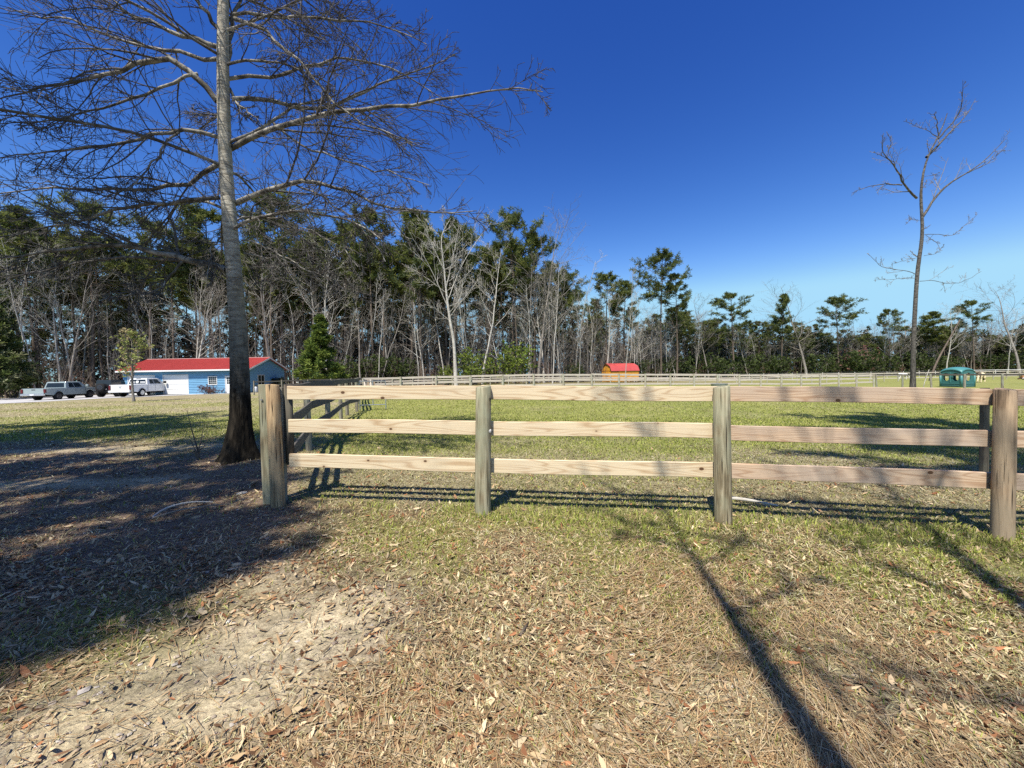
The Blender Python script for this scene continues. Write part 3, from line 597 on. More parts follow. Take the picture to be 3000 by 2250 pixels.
# leaning dead trunk right of the slender tree
tm = TM(); q = resample([(65.2, 60.0, -.6), (66.6, 60.3, 2.5), (68.4, 60.6, 5.0), (71.0, 61, 9.0)], 10)[None]; tm.add(q, np.linspace(.16, .07, 10)[None], 6)
Pq, Rq = sprout(np.random.default_rng(4), q, np.linspace(.07, .03, 10)[None], 9, .3, 1, .4, .9, .3, .5, 6, .12, (0, 0, .05), 1, .012); tm.add(Pq, Rq, 4)
Pw, Rw = sprout(np.random.default_rng(5), Pq, Rq, 5, .3, 1, .4, .9, .5, .5, 4, .12, (0, 0, .05), 1, .008); tm.add(Pw, Rw, 3)
tag(obj('dead_tree', tm.mesh('dead_tree'), m_bark_pine), 'dark leaning dead tree slanting up right behind the teal shelter', 'tree')
tag(obj('branch', TM().add(resample([(27.2, 25.4, -.4), (27.15, 25.4, .3), (27.4, 25.4, .9), (27.55, 25.4, 1.35)], 7)[None], np.linspace(.028, .015, 7)[None], 5).mesh('branch'), m_bark_pale),
    'pale crooked stick standing up beside the slender tree in the paddock', 'branch')

# ---- the dense wood, tree by tree
occ = [(x, y) for _, x, y, *_ in solo_p] + [(x, y) for _, x, y, *_ in solo_b] + [(-7.7, 53)]
def where(x, deep):
    for lim, w_ in ((-52, 'behind the parked pickups'), (-30, 'behind the garage roof'), (-18, 'around the young pine beside the garage'), (-8, 'left of the pale forked tree'), (3, 'behind the bright green bushes'), (13, 'left of the orange shed'), (24, 'behind the orange shed'), (45, 'where the treeline steps down'), (80, 'in the low woods of the centre right'), (300, 'in the far woods at right')):
        if x < lim: return ('deep in the wood ' if deep else 'front of the wood ') + w_, ('deep ' if deep else 'front ') + w_
def free(x, y, d):
    return all((x - a) ** 2 + (y - b_) ** 2 > d * d for a, b_ in occ)
n_p = n_b = 0; tries = 0
while n_p < 175 and tries < 9000:
    tries += 1
    x = rs.uniform(-84, 150) if rs.random() < .35 else rs.uniform(-80, 12); dep = rs.uniform(1, 34); y = edge(x) + dep
    if x > 14 and rs.random() < .55: continue
    if -48 < x < -28 and y < 55: continue
    if not free(x, y, 1.7): continue
    H = fh(x) * (rs.uniform(.80, 1.0) if dep < 14 else rs.uniform(.5, .95))
    if x > 30: H = fh(x) * rs.uniform(.9, 1.25)
    occ.append((x, y)); n_p += 1
    w_, g_ = where(x, dep > 9); put_pine(rs.randrange(6), x, y, H, rs.uniform(0, 6.28), 'dark pine ' + w_, 'pines ' + g_, rs.uniform(.85, 1.1))
tries = 0
while n_b < 235 and tries < 8000:
    tries += 1
    x = rs.uniform(-84, 150) if rs.random() < .5 else rs.uniform(-75, 35); dep = rs.uniform(-2.5, 24) if rs.random() < .75 else rs.uniform(-3, 4); y = edge(x) + dep
    if -50 < x < -26 and y < 54: continue
    if not free(x, y, 1.0): continue
    H = min(fh(x) * .95, 21) * rs.uniform(.5, 1.0)
    if x > 30: H = rs.uniform(8, 15)
    occ.append((x, y)); n_b += 1
    mt = rs.choice([m_bark_grey, m_bark_grey, m_bark_pine, m_bark_pale] if dep > 3 else [m_bark_pale, m_bark_grey, m_bark_pale])
    w_, g_ = where(x, dep > 9); put_bare(rs.randrange(6), x, y, H, rs.uniform(0, 6.28), {'bark_pale': 'whitish bare tree ', 'bark_grey': 'grey bare tree ', 'bark_pine': 'dark bare tree '}[mt.name] + w_, mt, mt.name[5:] + ' bare trees ' + g_, rs.uniform(.8, 1.25), tilt=(rs.gauss(0, .03), rs.gauss(0, .05)))
for i in range(120):
    for _ in range(20):
        x = rs.uniform(30, 155); dep = rs.uniform(-1, 12); y = edge(x) + dep
        if free(x, y, 1.4): break
    occ.append((x, y)); w_, g_ = where(x, dep > 9)
    if i < 58: put_pine(rs.randrange(6), x, y, rs.uniform(9, 14.5) * (1.15 if x < 50 else 1), rs.uniform(0, 6.28), 'dark pine ' + w_, 'pines ' + g_, rs.uniform(1.1, 1.5))
    else:
        mt = rs.choice([m_bark_grey, m_bark_grey, m_bark_pale])
        put_bare(rs.randrange(6), x, y, rs.uniform(9, 16.5) * (1.1 if x < 50 else 1), rs.uniform(0, 6.28), {'bark_pale': 'whitish bare tree ', 'bark_grey': 'grey bare tree '}[mt.name] + w_, mt, mt.name[5:] + ' bare trees ' + g_, rs.uniform(1.0, 1.6), tilt=(rs.gauss(0, .03), rs.gauss(0, .05)))
# ---- stuff of the wood: thin stems and brush that nobody could count
def brush(seed, xs, n, hmin, hmax, d0, d1, dens=1.0):
    rng = np.random.default_rng(seed)
    x = rng.uniform(*xs, n); y = np.interp(x, _ex, _ey) + rng.uniform(d0, d1, n)
    keep = ~((x > -48) & (x < -27) & (y < 53)); x = x[keep]; y = y[keep]; n = len(x)
    st = np.stack([x, y, G(x, y) - .05], 1); d = rng.normal(0, .22, (n, 3)); d[:, 2] = 1
    h = rng.uniform(hmin, hmax, n)
    P, Rd = grow(rng, st, d, h, rng.uniform(.02, .055, n), np.full(n, .012), 6, .09, (0, 0, .03))
    P2, R2 = sprout(rng, P, Rd, 5, .25, 1, .4, 1.0, .40, .5, 4, .10, (0, 0, .05), 1, .011, .4)
    P3, R3 = sprout(rng, P2, R2, 3, .2, 1, .4, 1, .5, .6, 3, .15, (0, 0, .05), 1, .010, .3)
    return [(P, Rd, 4), (P2, R2, 3), (P3, R3, 3)]
m_brush = bark('bark_brush', (.33, .30, .265), (.19, .165, .14), (.09, .075, .06), (.5, .5, .5))
def tall_brush(seed, x0, x1, n, h0, h1, d0, d1):
    rng = np.random.default_rng(seed); x = rng.uniform(x0, x1, n); y = np.interp(x, _ex, _ey) + rng.uniform(d0, d1, n)
    P, Rd = grow(rng, np.stack([x, y, G(x, y) - .05], 1), rng.normal(0, .06, (n, 3)) * [1, 1, 0] + [0, 0, 1], rng.uniform(h0, h1, n), rng.uniform(.05, .11, n), np.full(n, .02), 7, .035, (0, 0, .02))
    P2, R2 = sprout(rng, P, Rd, 10, .25, 1, .4, .9, .32, .4, 4, .10, (0, 0, .05), 1, .016, .4)
    P3, R3 = sprout(rng, P2, R2, 4, .2, 1, .4, .9, .5, .6, 3, .12, (0, 0, .05), 1, .013, .3)
    return [(P, Rd, 4), (P2, R2, 3), (P3, R3, 3)]
tag(obj('thin_trees', join_sets('thin_trees', tall_brush(17, -95, 34, 270, 9, 18, 18, 46)), m_brush), 'crowd of thin bare trunks far back inside the left and middle wood', 'thin trees', None, 'stuff')
tag(obj('thin_trees', join_sets('thin_trees', tall_brush(18, 28, 165, 200, 7, 15, 1, 22)), m_brush), 'crowd of thin bare grey trees filling the far woods on the right', 'thin trees', None, 'stuff')
m_brush_red = bark('bark_brush_red', (.26, .17, .12), (.18, .11, .08), (.10, .06, .05), (.6, .6, .6))
tag(obj('undergrowth', join_sets('undergrowth', brush(7, (-80, 36), 800, 1.5, 10, -2.5, 14)), m_brush), 'thicket of thin grey stems and twigs between the trunks of the wood', 'undergrowth', None, 'stuff')
tag(obj('undergrowth', join_sets('undergrowth', brush(8, (-80, 150), 520, 1, 4.5, -2.5, 10)), m_brush_red), 'low reddish brown brush along the foot of the wood', 'undergrowth', None, 'stuff')
# evergreen thicket far behind, closing the view between the trunks
def thicket(seed, n, x0, x1, d0, d1, h0, h1, cols):
    rng = np.random.default_rng(seed); x = rng.uniform(x0, x1, n); y = np.interp(x, _ex, _ey) + rng.uniform(d0, d1, n)
    h = rng.uniform(h0, h1, n) * (.8 + .5 * vnoise(x, y * 0, .12, 4)); m = 32
    t = rng.random((n, m)) ** .8; ang = rng.uniform(0, 6.28, (n, m)); rad = (1.05 - t) * h[:, None] * .17 * rng.uniform(.3, 1.1, (n, m)) + .15
    cen = np.stack([x[:, None] + np.cos(ang) * rad, y[:, None] + np.sin(ang) * rad, G(x, y)[:, None] + .4 + t * h[:, None]], -1).reshape(-1, 3)
    V, F, cc = puffs(rng, cen, 7, .75, .28, cols, .15)
    return mesh_np('far_woods', V, [F], False, cc)
tag(obj('far_woods', thicket(9, 300, 30, 165, 4, 24, 6, 11, [(.045, .06, .022), (.06, .07, .028), (.035, .05, .02), (.09, .075, .045)]), m_needles), 'dark mass of young pines filling the far woods on the right', 'woods', None, 'stuff')
tag(obj('far_woods', thicket(10, 320, -95, 45, 22, 50, 7, 15, [(.045, .05, .025), (.085, .068, .05), (.06, .052, .038), (.035, .045, .02)]), m_needles), 'brown and dark green brushwood deep inside the wood behind the trunks', 'woods', None, 'stuff')
# ---- evergreen shrubs and young conifers in front of the wood
HC = [(.15, .20, .03), (.19, .24, .04), (.11, .16, .03), (.24, .28, .06)]; HD = [(.06, .085, .025), (.08, .105, .03), (.045, .065, .02)]
sh_b = [shrub(301 + i, 4.8, 4.2, 520, HC, .22) for i in range(2)]; sh_d = [shrub(311 + i, 4.2, 3.8, 480, HD, .24) for i in range(3)]
m_stem = m_bark_grey
for x, y, s_, k, lb in [(-5.3, 55, 1.0, 0, 'bright yellow-green evergreen bush right of the pale forked tree'), (.4, 56, 1.12, 1, 'broad bright green bush in front of the wood, second right of the pale forked tree'),
                        (-9.9, 57.5, .55, 0, 'small bright green bush left of the pale forked trunk')]:
    place('evergreen_bush', lb, 'bush', *sh_b[k], m_stem, m_needles, (x, y, gz(x, y)), rs.uniform(0, 6), s_, None, 'foliage')
for i, (x, y, s_) in enumerate([(-19, 58, 1.1), (-16.5, 59, .9), (-24.5, 58, 1.0), (-28, 59, .9), (-48, 55, .8), (10, 64, .7), (24, 75, 1.0), (31, 80, 1.1), (44, 88, 1.5), (49, 90, 1.2), (56, 93, 1.4), (62, 94, 1.3), (66, 95, 1.2), (76, 97, 1.4), (84, 97, 1.5), (89, 97, 1.6), (96, 99, 1.3), (106, 99, 1.5), (112, 99, 1.2), (127, 100, 1.3), (135, 99, 1.5), (-66, 51, 1.0), (-2.2, 60, .8), (36, 83, 1.2)]):
    place('evergreen_bush', 'dark green evergreen bush ' + where(x, False)[0], 'bush', *sh_d[i % 3], m_stem, m_needles, (x, y, gz(x, y)), rs.uniform(0, 6), s_, 'dark bushes ' + where(x, False)[1], 'foliage')
# red-leaved maple
rb = shrub(321, 5.5, 5, 380, [(.24, .11, .09), (.19, .09, .07), (.26, .16, .12)], .16)
place('budding_maple', 'small tree with reddish buds among the far pines left of the slender tree', 'tree', *rb, m_stem, m_leaf, (88, 97, gz(88, 97)), 0, 1.35, None, 'crown')
yp = pine(401, 9.0, .1, .06, .25, 95, 8, cone=True, dead=0, ln=.36, cols=[(.16, .21, .04), (.20, .25, .05), (.10, .15, .035), (.07, .11, .03)], ne=12)
place('young_pine', 'bushy young pine with yellow-green lower boughs right of the garage gable', 'tree', *yp, m_bark_pine, m_needles, (-22.9, 46.2, gz(-22.9, 46.2)), 0, (1.15, 1.15, .98))
yl = pine(402, 9, .1, .05, .26, 80, 7, cone=True, dead=0, ln=.4, cols=[(.08, .11, .03), (.16, .19, .06), (.25, .26, .14), (.05, .075, .025)], ne=11)
place('evergreen_tree', 'broadleaf evergreen with light glossy leaves at the left edge behind the grey pickup', 'tree', *yl, m_bark_pine, m_needles, (-59.5, 44.5, gz(-59, 44)), 1, (1.25, 1.25, 1.15))
yl2 = copy_thing(C.objects['evergreen_tree'], (-64.5, 49, gz(-64, 49)), 2.5, 'darker evergreen further back at the left edge of the view', None, (1.2, 1.2, 1.4))
# sapling on the lawn in front of the garage
t = thing('young_tree', 'young tree with sparse yellow-green leaves on the lawn in front of the white garage door', 'tree', (-28.75, 29.2, gz(-28.75, 29.2)))
rng = np.random.default_rng(61)
tP = resample([(0, 0, 0), (-.1, 0, 1.2), (-.05, .05, 2.4), (.0, 0, 3.6), (.05, 0, 5.1)], 12)[None]; tR = np.linspace(.085, .018, 12)[None]; tR[:, 0] = .11
P1, R1 = sprout(rng, tP, tR, 20, .26, .97, .5, 1.0, .38, .5, 7, .08, (0, 0, .08), 1, .012, .6)
P2, R2 = sprout(rng, P1, R1, 6, .2, 1, .4, .9, .5, .6, 4, .1, (0, 0, .06), 1, .008, .3)
obj('trunk', join_sets('trunk', [(tP, tR, 8)]), m_bark_grey, t); obj('branches', join_sets('branches', [(P1, R1, 4), (P2, R2, 3)]), m_bark_grey, t)
cen = np.concatenate([P2[:, i] for i in (1, 2, 3)]) + rng.normal(0, .06, (3 * len(P2), 3))
cen = cen[rng.random(len(cen)) < np.where(cen[:, 2] > 1.2, .95, .3)]
V, F, cc = puffs(rng, cen, 6, .11, .07, [(.30, .34, .10), (.38, .40, .14), (.24, .28, .08), (.42, .34, .18)], .2); obj('crown', mesh_np('crown', V, [F], False, cc), m_leaf, t)
# ---- trees standing outside the view to the left and behind, whose shade falls on the yard
for i, (k, x, y, h, w, pn) in enumerate([(3, 4.6, -.6, 17.5, .9, 1), (1, 7.3, .8, 23.5, .85, 1), (0, -6.9, -1.4, 14, 1.0, 1), (1, -8.9, .6, 15, 1.3, 1), (2, -11.3, 2.2, 15, 1.3, 0), (0, -10.6, -1, 16, 1.2, 0), (4, -14.2, 4.4, 15, .9, 1), (4, -8.0, -3.2, 16, 1.1, 0), (5, -17.5, 6.5, 15, 1.4, 1), (0, -16, 1.5, 17, 1.4, 1), (1, -5.4, -3.3, 13, .8, 1), (2, -4.7, -2.4, 12, .55, 1), (0, -21, 4, 17, 1.3, 0), (4, -12.5, -3.6, 17, 1.2, 0)]):
    if pn: put_pine(k, x, y, h, 1.3 * i, 'pine standing outside the view whose shade falls across the yard', 'trees around the viewer', w)
    else: put_bare(k, x, y, h, 1.7 * i, 'bare tree standing outside the view whose shade falls across the yard', m_bark_grey, 'trees around the viewer', w)

for nm_, bx_, by_, pts_, rr_x, sd_ in (('slim bare tree right behind the viewer, its trunk shadow lying across the near ground', .66, -1.9, [(.66, -1.9, 0), (.3, -1.9, 3.2), (-.18, -1.9, 6.8), (-.66, -1.95, 10.6), (-.9, -2, 13)], [.11, .10, .075, .035, .01], 81),
        ('bare tree behind the viewer to the right, shading the lower right ground', 1.5, -1.95, [(1.5, -1.95, 0), (1.52, -1.95, 4), (1.5, -1.95, 8.6), (1.7, -2.1, 11), (1.9, -2.2, 14)], [.14, .12, .09, .04, .01], 82),
        ('bare tree behind the viewer to the left, shading the dirt track', -5.4, -1.2, [(-5.4, -1.2, 0), (-5.4, -1.2, 3), (-5.4, -1.2, 6), (-5.42, -1.2, 8), (-5.45, -1.2, 9.6)], [.18, .16, .14, .10, .04], 83)):
    limbs_tree('bare_tree', nm_, (bx_, by_, gz(bx_, by_) - .05), pts_, rr_x, [], m_bark_main, m_bark_twig, sd_, c2=7, c3=4, c4=2, l2=.4, l3=.5, up=.05, rt=.007, extra={81: 9, 82: 18, 83: 34}[sd_], ex={81: (.62, .98, .16), 82: (.45, .98, .22), 83: (.62, .98, .15)}[sd_], sides=10)
# ================================================================ fences
def round_post(h, r, seed, top=.012):
    rng = np.random.default_rng(seed); k = 20; hs_ = [-.25, .0, .3, .6, .9, h - top, h]; V = []
    ph = rng.uniform(0, 6, 3); sx, sy = rng.normal(0, .008, 2)
    for j, z in enumerate(hs_):
        rr = r * (1.06 - .06 * z / h) if j < 6 else r * .9
        for a in np.linspace(0, 2 * np.pi, k, endpoint=False):
            q = rr * (1 + .018 * math.sin(2 * a + ph[0]) + .012 * math.sin(5 * a + ph[1] + z))
            V.append((math.cos(a) * q + sx * z * 1.5, math.sin(a) * q + sy * z, z + (.01 * math.sin(a + ph[2]) if j > 4 else 0)))
    n = len(hs_); idx = np.arange(n * k).reshape(n, k)
    F = np.stack([idx[:-1], np.roll(idx[:-1], -1, 1), np.roll(idx[1:], -1, 1), idx[1:]], -1).reshape(-1, 4).tolist()
    m = MB(); m.add(V, F); m.P.append(list(idx[-1])); return m
def board(L, h, th, seed, seg=8, warp=.006):
    """plank lying along +x from 0, centred in y and z, slightly warped"""
    rng = np.random.default_rng(seed); xs = np.linspace(0, L, seg + 1); ph = rng.uniform(0, 6, 4); V = []; c_ = .004
    for x in xs:
        dz = warp * math.sin(x * 1.6 + ph[0]) ; dy = warp * .6 * math.sin(x * 1.3 + ph[1]); e = .0015 * math.sin(x * 7 + ph[2])
        for y, z in ((-th / 2, -h / 2 + c_), (-th / 2 + c_, -h / 2), (th / 2 - c_, -h / 2), (th / 2, -h / 2 + c_), (th / 2, h / 2 - c_), (th / 2 - c_, h / 2 + e), (-th / 2 + c_, h / 2 + e), (-th / 2, h / 2 - c_)):
            V.append((x, y + dy, z + dz))
    n = seg + 1; idx = np.arange(n * 8).reshape(n, 8)
    F = np.stack([idx[:-1], np.roll(idx[:-1], -1, 1), np.roll(idx[1:], -1, 1), idx[1:]], -1).reshape(-1, 4).tolist()
    m = MB(); m.add(V, F); m.P.append(list(idx[0])[::-1]); m.P.append(list(idx[-1])); return m
def set_board(name, a, b, h, th, mat, parent, seed, origin, seg=8):
    a = Vector(a); b = Vector(b); d = b - a
    o = board(d.length, h, th, seed, seg).build(name, mat, parent)
    o.location = a - Vector(origin); o.rotation_euler = (0, -math.atan2(d.z, math.hypot(d.x, d.y)), math.atan2(d.y, d.x)); return o
# ---- near fence: round posts, three new pine rails on the paddock side
O = (-2.7, 4.37, 0.0)
nf = thing('wooden_fence', 'near fence of round posts and three pale knotty pine rails across the foreground', 'fence', O)
pm = [m_post_tan, m_post_green, m_post_green, m_post_brown, m_post_brown]; rr_ = [.070, .084, .078, .070, .08]
for i, (x, y) in enumerate(zip(FENCE_X, FENCE_Y)):
    z = gz(x, y); p_ = round_post(1.374 if i else 1.386, rr_[i], 50 + i).build('post', pm[i], nf, True)
    p_.location = (x - O[0], y - O[1], z); p_.rotation_euler = (R(-.3), R([-.6, .9, .3, .4, 0][i]), .7 * i)
    p_.data.polygons[len(p_.data.polygons) - 1].use_smooth = False
tops = [1.372, .982, .580]
for i in range(4):
    for j, tz in enumerate(tops):
        xa, ya, xb, yb = FENCE_X[i], FENCE_Y[i] + .10, FENCE_X[i + 1], FENCE_Y[i + 1] + .10
        dx, dy = xb - xa, yb - ya; L = math.hypot(dx, dy); ux, uy = dx / L, dy / L
        s0 = .10 if i == 0 else .002; s1 = -.002 if i < 3 else .1
        dz = [.0, .004, -.003, .004, .006, -.004, .003, -.004, .005, .0, .003, 0][i * 3 + j]
        a_ = (xa + ux * s0, ya + uy * s0, gz(xa, ya) + tz - .077 + dz); b_ = (xb + ux * s1, yb + uy * s1, gz(xb, yb) + tz - .077 + dz)
        set_board('rail', a_, b_, .154, .034, m_rail if i < 2 else m_rail_b, nf, 100 + i * 3 + j, O)
# flat stake at the corner and dark stub behind it
st_ = MB().box(-.043, .043, -.045, .045, -.2, 1.39).build('stake', m_post_green, nf, bevel=.006); st_.location = (-2.875 - O[0], 4.47 - O[1], gz(-2.9, 4.47)); st_.rotation_euler = (0, R(-.4), R(8)); st_['label'] = 'squared weathered stake set against the corner post'
hb = MB().tube([(0, 0, 0), (0, .012, 0)], .012, 8).build('bolt', plain('steel_bolt', (.35, .33, .31), .5, .2, .5, .7), nf); hb.rotation_euler = (0, 0, 0); hb.location = (-2.88 - O[0], 4.412 - O[1], gz(-2.9, 4.47) + 1.215)
blk = MB().tube([(0, 0, .46), (0, 0, 1.385)], .045, 10).build('post', m_post_dark, nf, True); blk.location = (-2.62 - O[0], 4.50 - O[1], gz(-2.7, 4.4)); blk['label'] = 'dark half-round batten behind the corner post'
# dark stake behind the right hand post
st2 = MB().box(-.04, .04, -.03, .03, -.2, 1.32).build('fence_stake', m_post_dark, bevel=.006, loc=(6.52, 5.3, gz(6.5, 5.3))); tag(st2, 'dark square stake a little way behind the right hand post of the near fence', 'stake')
for i, (x, z) in enumerate(((-.235, 1.245), (-.245, .90))):
    MB().tube([(0, -.02, 0), (0, .03, 0)], .012, 8).build('insulator', plain('black_plastic', (.015, .015, .015), .4), nf, loc=(x - O[0], 4.12 - O[1], gz(0, 4) + z)) if i == 0 else MB().tube([(0, -.02, 0), (0, .02, .01)], .013, 8).build('insulator', plain('white_plastic', (.7, .7, .68), .4), nf, loc=(x - O[0], 4.12 - O[1], gz(0, 4) + z))
m_post_far = post_mat('post_far', (.50, .46, .36), (.34, .30, .22), (.42, .42, .33))
# ---- generic farm fence
def farm_fence(name, label, pts, mp_, mr, rail_z, ph=1.375, pr=.075, rh=.14, side=.09, span=2.44, square=False, rth=.03, seed=0, jitter=.015, every=None, cat='fence', use_pts=False):
    rng = np.random.default_rng(seed); pts = [np.array(p, float) for p in pts]
    if use_pts: P = pts
    else:
        s = np.concatenate([[0], np.cumsum([np.linalg.norm(b_ - a_) for a_, b_ in zip(pts, pts[1:])])]); n = max(1, round(s[-1] / span)); u = np.linspace(0, s[-1], n + 1)
        A = np.array(pts); P = [np.array((np.interp(v, s, A[:, 0]), np.interp(v, s, A[:, 1]))) for v in u]
    O_ = (P[0][0], P[0][1], 0.0); t = thing(name, label, cat, O_)
    if square: base = MB().box(-pr, pr, -pr, pr, -.2, ph).mesh('post'); 
    else: base = MB().tube([(0, 0, -.2), (0, 0, ph)], pr, 10).mesh('post', False)
    base.materials.append(mp_)
    for p in P:
        o = obj('post', base, None, t, (p[0] - O_[0], p[1] - O_[1], gz(*p))); o.rotation_euler = (rng.normal(0, .012), rng.normal(0, .018), rng.uniform(0, 6) if not square else 0)
        o.scale = (1, 1, 1 + rng.normal(0, .012))
    for a_, b_ in zip(P, P[1:]):
        d = (b_ - a_) / np.linalg.norm(b_ - a_); nrm_ = np.array((-d[1], d[0])) * side
        for z in rail_z:
            j = rng.normal(0, jitter, 2); pa = a_ + nrm_ + d * .003; pb = b_ + nrm_ - d * .003
            set_board('rail', (pa[0], pa[1], gz(*a_) + z + j[0]), (pb[0], pb[1], gz(*b_) + z + j[1]), rh, rth, mr, t, int(rng.integers(1e6)), O_, 2)
    return t
farm_fence('wooden_fence', 'side fence with dark weathered rails running back from the near corner post', SIDE, m_post_old, m_rail_old, (1.30, .91, .505), pr=.062, side=-.075, seed=1, use_pts=True, jitter=.012, rh=.15)
farm_fence('wooden_fence', 'far paddock fence with three pale rails running across behind the green field', [(-9.9, 25.6), (-9.55, 25.95), (36.7, 39)], m_post_far, m_rail_pale, (1.30, .93, .53), seed=2, side=.08)
farm_fence('wooden_fence', 'fence returning towards the viewer on the right in front of the teal shelter', [(36.9, 38.9), (38.9, 28.0)], m_post_old, m_rail_old, (1.30,), seed=3, side=.07)
farm_fence('wooden_fence', 'rear fence in front of the wood, partly seen between rails of the far paddock fence', [(-17, 46.5), (-2, 50), (20, 55), (48, 58), (86, 62)], m_post_far, m_rail_pale, (1.28, .9, .5), seed=4, pr=.06, rh=.12)
farm_fence('wooden_fence', 'left rear fence seen between garage and young pine', [(-24.5, 36.5), (-17, 46.5)], m_post_old, m_rail_old, (1.28, .9), seed=6, pr=.06, rh=.12)
farm_fence('wire_fence', 'grey wire fence on thin pale posts at the right edge of the wood', [(40, 80), (64, 84), (96, 84)], plain('pale_post', (.55, .54, .50), .7), plain('wire_grey', (.30, .30, .29), .5, .1, .4, .4), (1.3, 1.05, .8, .55, .3), pr=.05, rh=.03, rth=.02, seed=5, side=.05, span=3.6)
farm_fence('pipe_rail', 'white pipe rail behind the ponies at the far right', [(96, 82), (122, 80)], plain('white_pipe_post', (.6, .6, .58), .5), plain('white_pipe', (.72, .71, .68), .5), (1.35,), pr=.06, rh=.10, rth=.1, seed=7, side=.0, span=6, jitter=0)
# leaning pile of old boards at the far corner
bp = thing('board_pile', 'grey and brown old boards leaning at the far left corner of the paddock', 'boards', (-9.6, 25.2, gz(-9.6, 25.2)))
for i in range(7):
    x0 = -.1 + i * .13; MB().beam((x0, 0, 0), (x0 - .35 + .12 * (i % 3), .35, 1.25 - .1 * (i % 2)), .09, .03, (0, 1, 0)).build('board', (m_rail_old, m_rail_pale, m_post_brown)[i % 3], bp)
# leaning pipe gate at the side fence
gt = thing('gate', 'small leaning metal tube gate beside the side fence, its shadow on the grass', 'gate', (-6.35, 16.0, gz(-6.3, 16)))
m_galv = plain('galvanised_steel', (.42, .44, .45), .45, .12, .5, .6)
for z in (.25, .6, .95, 1.25): MB().tube([(0, 0, z), (.9, .55, z - .02)], .02, 8).build('tube_rail', m_galv, gt)
for t_ in (0, .5, 1.0): MB().tube([(.9 * t_, .55 * t_, .05 if t_ != .5 else .25), (.9 * t_, .55 * t_, 1.25 - .02 * t_)], .022, 8).build('upright', m_galv, gt)
# galvanised round trough behind the middle post
tg = thing('water_trough', 'round galvanised tub whose rim shows just above the middle near post', 'trough', (11.8, 21.9, gz(11.8, 21.9)))
hh = .80; k = 28
m = MB(); m.tube([(0, 0, .0), (0, 0, .25), (0, 0, .27), (0, 0, .55), (0, 0, .57), (0, 0, hh - .03), (0, 0, hh)], [.42, .42, .435, .42, .435, .42, .45], k, False).tube([(0, 0, hh), (0, 0, .05)], [.425, .40], k, False); m.build('tub', m_galv, tg, True)
MB().tube([(0, 0, hh - .15), (0, 0, hh - .14)], .40, k).build('water', plain('trough_water', (.03, .045, .05), .08, .1, .6), tg)

# ================================================================ garage
m_blue = plain('blue_siding', (.155, .34, .52), .6, .10, .3, sc=1.2); m_white = plain('white_paint', (.78, .78, .76), .55, .04, .3)
m_red = plain('red_metal_roof', (.36, .05, .045), .4, .10, .4, sc=1.0); m_glass = plain('dark_glass', (.012, .015, .018), .08, .2, .6); m_shade = plain('soffit', (.6, .6, .58), .7)
GZ = -.12; gx0, gx1, gy0, gy1 = -44.7, -30.35, 44.3, 51.3; we = 2.88; rz = 4.2; ym = (gy0 + gy1) / 2
gar = thing('garage', 'long blue sided garage with red metal roof and white doors at the left', 'garage', (gx1, gy0, GZ))
def gb(x0, x1, y0, y1, z0, z1, name, mat, parent=None, bev=0):
    cx, cy = (x0 + x1) / 2, (y0 + y1) / 2
    par = parent or gar; off = Vector((gx1, gy0, GZ))
    if parent is not None: off = off + parent.location
    o = MB().box(x0 - cx, x1 - cx, y0 - cy, y1 - cy, 0, z1 - z0).build(name, mat, par, bevel=bev); o.location = Vector((cx, cy, z0 + GZ)) - off; return o
# walls: lap siding courses as real boards, cut round the openings
opens = [(-44.2, -41.05, 0, 2.27), (-40.15, -37.2, 0, 2.27), (-34.95, -33.9, 1.02, 2.02), (-33.0, -32.05, 0, 2.08)]
gb(gx0, gx1, gy0 + .03, gy1, 0, we, 'wall_core', plain('wall_sheathing', (.10, .2, .3), .8))
nz = 15; ch = we / nz
for r_ in range(nz):
    z0, z1 = r_ * ch, (r_ + 1) * ch; xs = [gx0]
    for a_, b_, c0, c1 in sorted(opens):
        if c0 < z1 - .02 and c1 > z0 + .02: xs += [a_, b_]
    xs.append(gx1)
    for a_, b_ in zip(xs[::2], xs[1::2]):
        if b_ - a_ < .05: continue
        m = MB(); V = [(x, y, z) for x in (a_ - gx1, b_ - gx1) for y, z in ((.028, z0), (-.05, z0 + .004), (-.012, z1 - .002), (.028, z1 - .002))]
        m.add(V, [(0, 1, 2, 3), (7, 6, 5, 4), (0, 4, 5, 1), (1, 5, 6, 2), (2, 6, 7, 3), (3, 7, 4, 0)]); m.build('siding_board', m_blue, gar)
ng = 22
for r_ in range(ng):
    z0 = r_ * (rz - .05) / ng; z1 = (r_ + 1) * (rz - .05) / ng
    hw = (gy1 - gy0) / 2 if z1 <= we else (gy1 - gy0) / 2 * (rz - (z1 + z0) / 2) / (rz - we)
    if hw < .1: continue
    m = MB(); y_a, y_b = ym - hw - gy0, ym + hw - gy0
    m.add([(x, y, z) for y in (y_a, y_b) for x, z in ((-.01, z0), (.04, z0 + .004), (.018, z1 - .002), (-.01, z1 - .002))], [(0, 1, 2, 3), (7, 6, 5, 4), (0, 4, 5, 1), (1, 5, 6, 2), (2, 6, 7, 3), (3, 7, 4, 0)]); m.build('siding_board', m_blue, gar)
m = MB()
for x in (gx0 + .02 - gx1, -.02):
    m.add([(x, .0, we), (x, gy1 - gy0, we), (x, ym - gy0, rz - .06)], [(0, 1, 2)])
m.build('gable_wall', m_blue, gar)
for x in (gx1 - .10, gx0): gb(x, x + .10, gy0 - .045, gy0 + .02, 0, we, 'corner_board', plain('pale_blue_trim', (.30, .55, .75), .6))
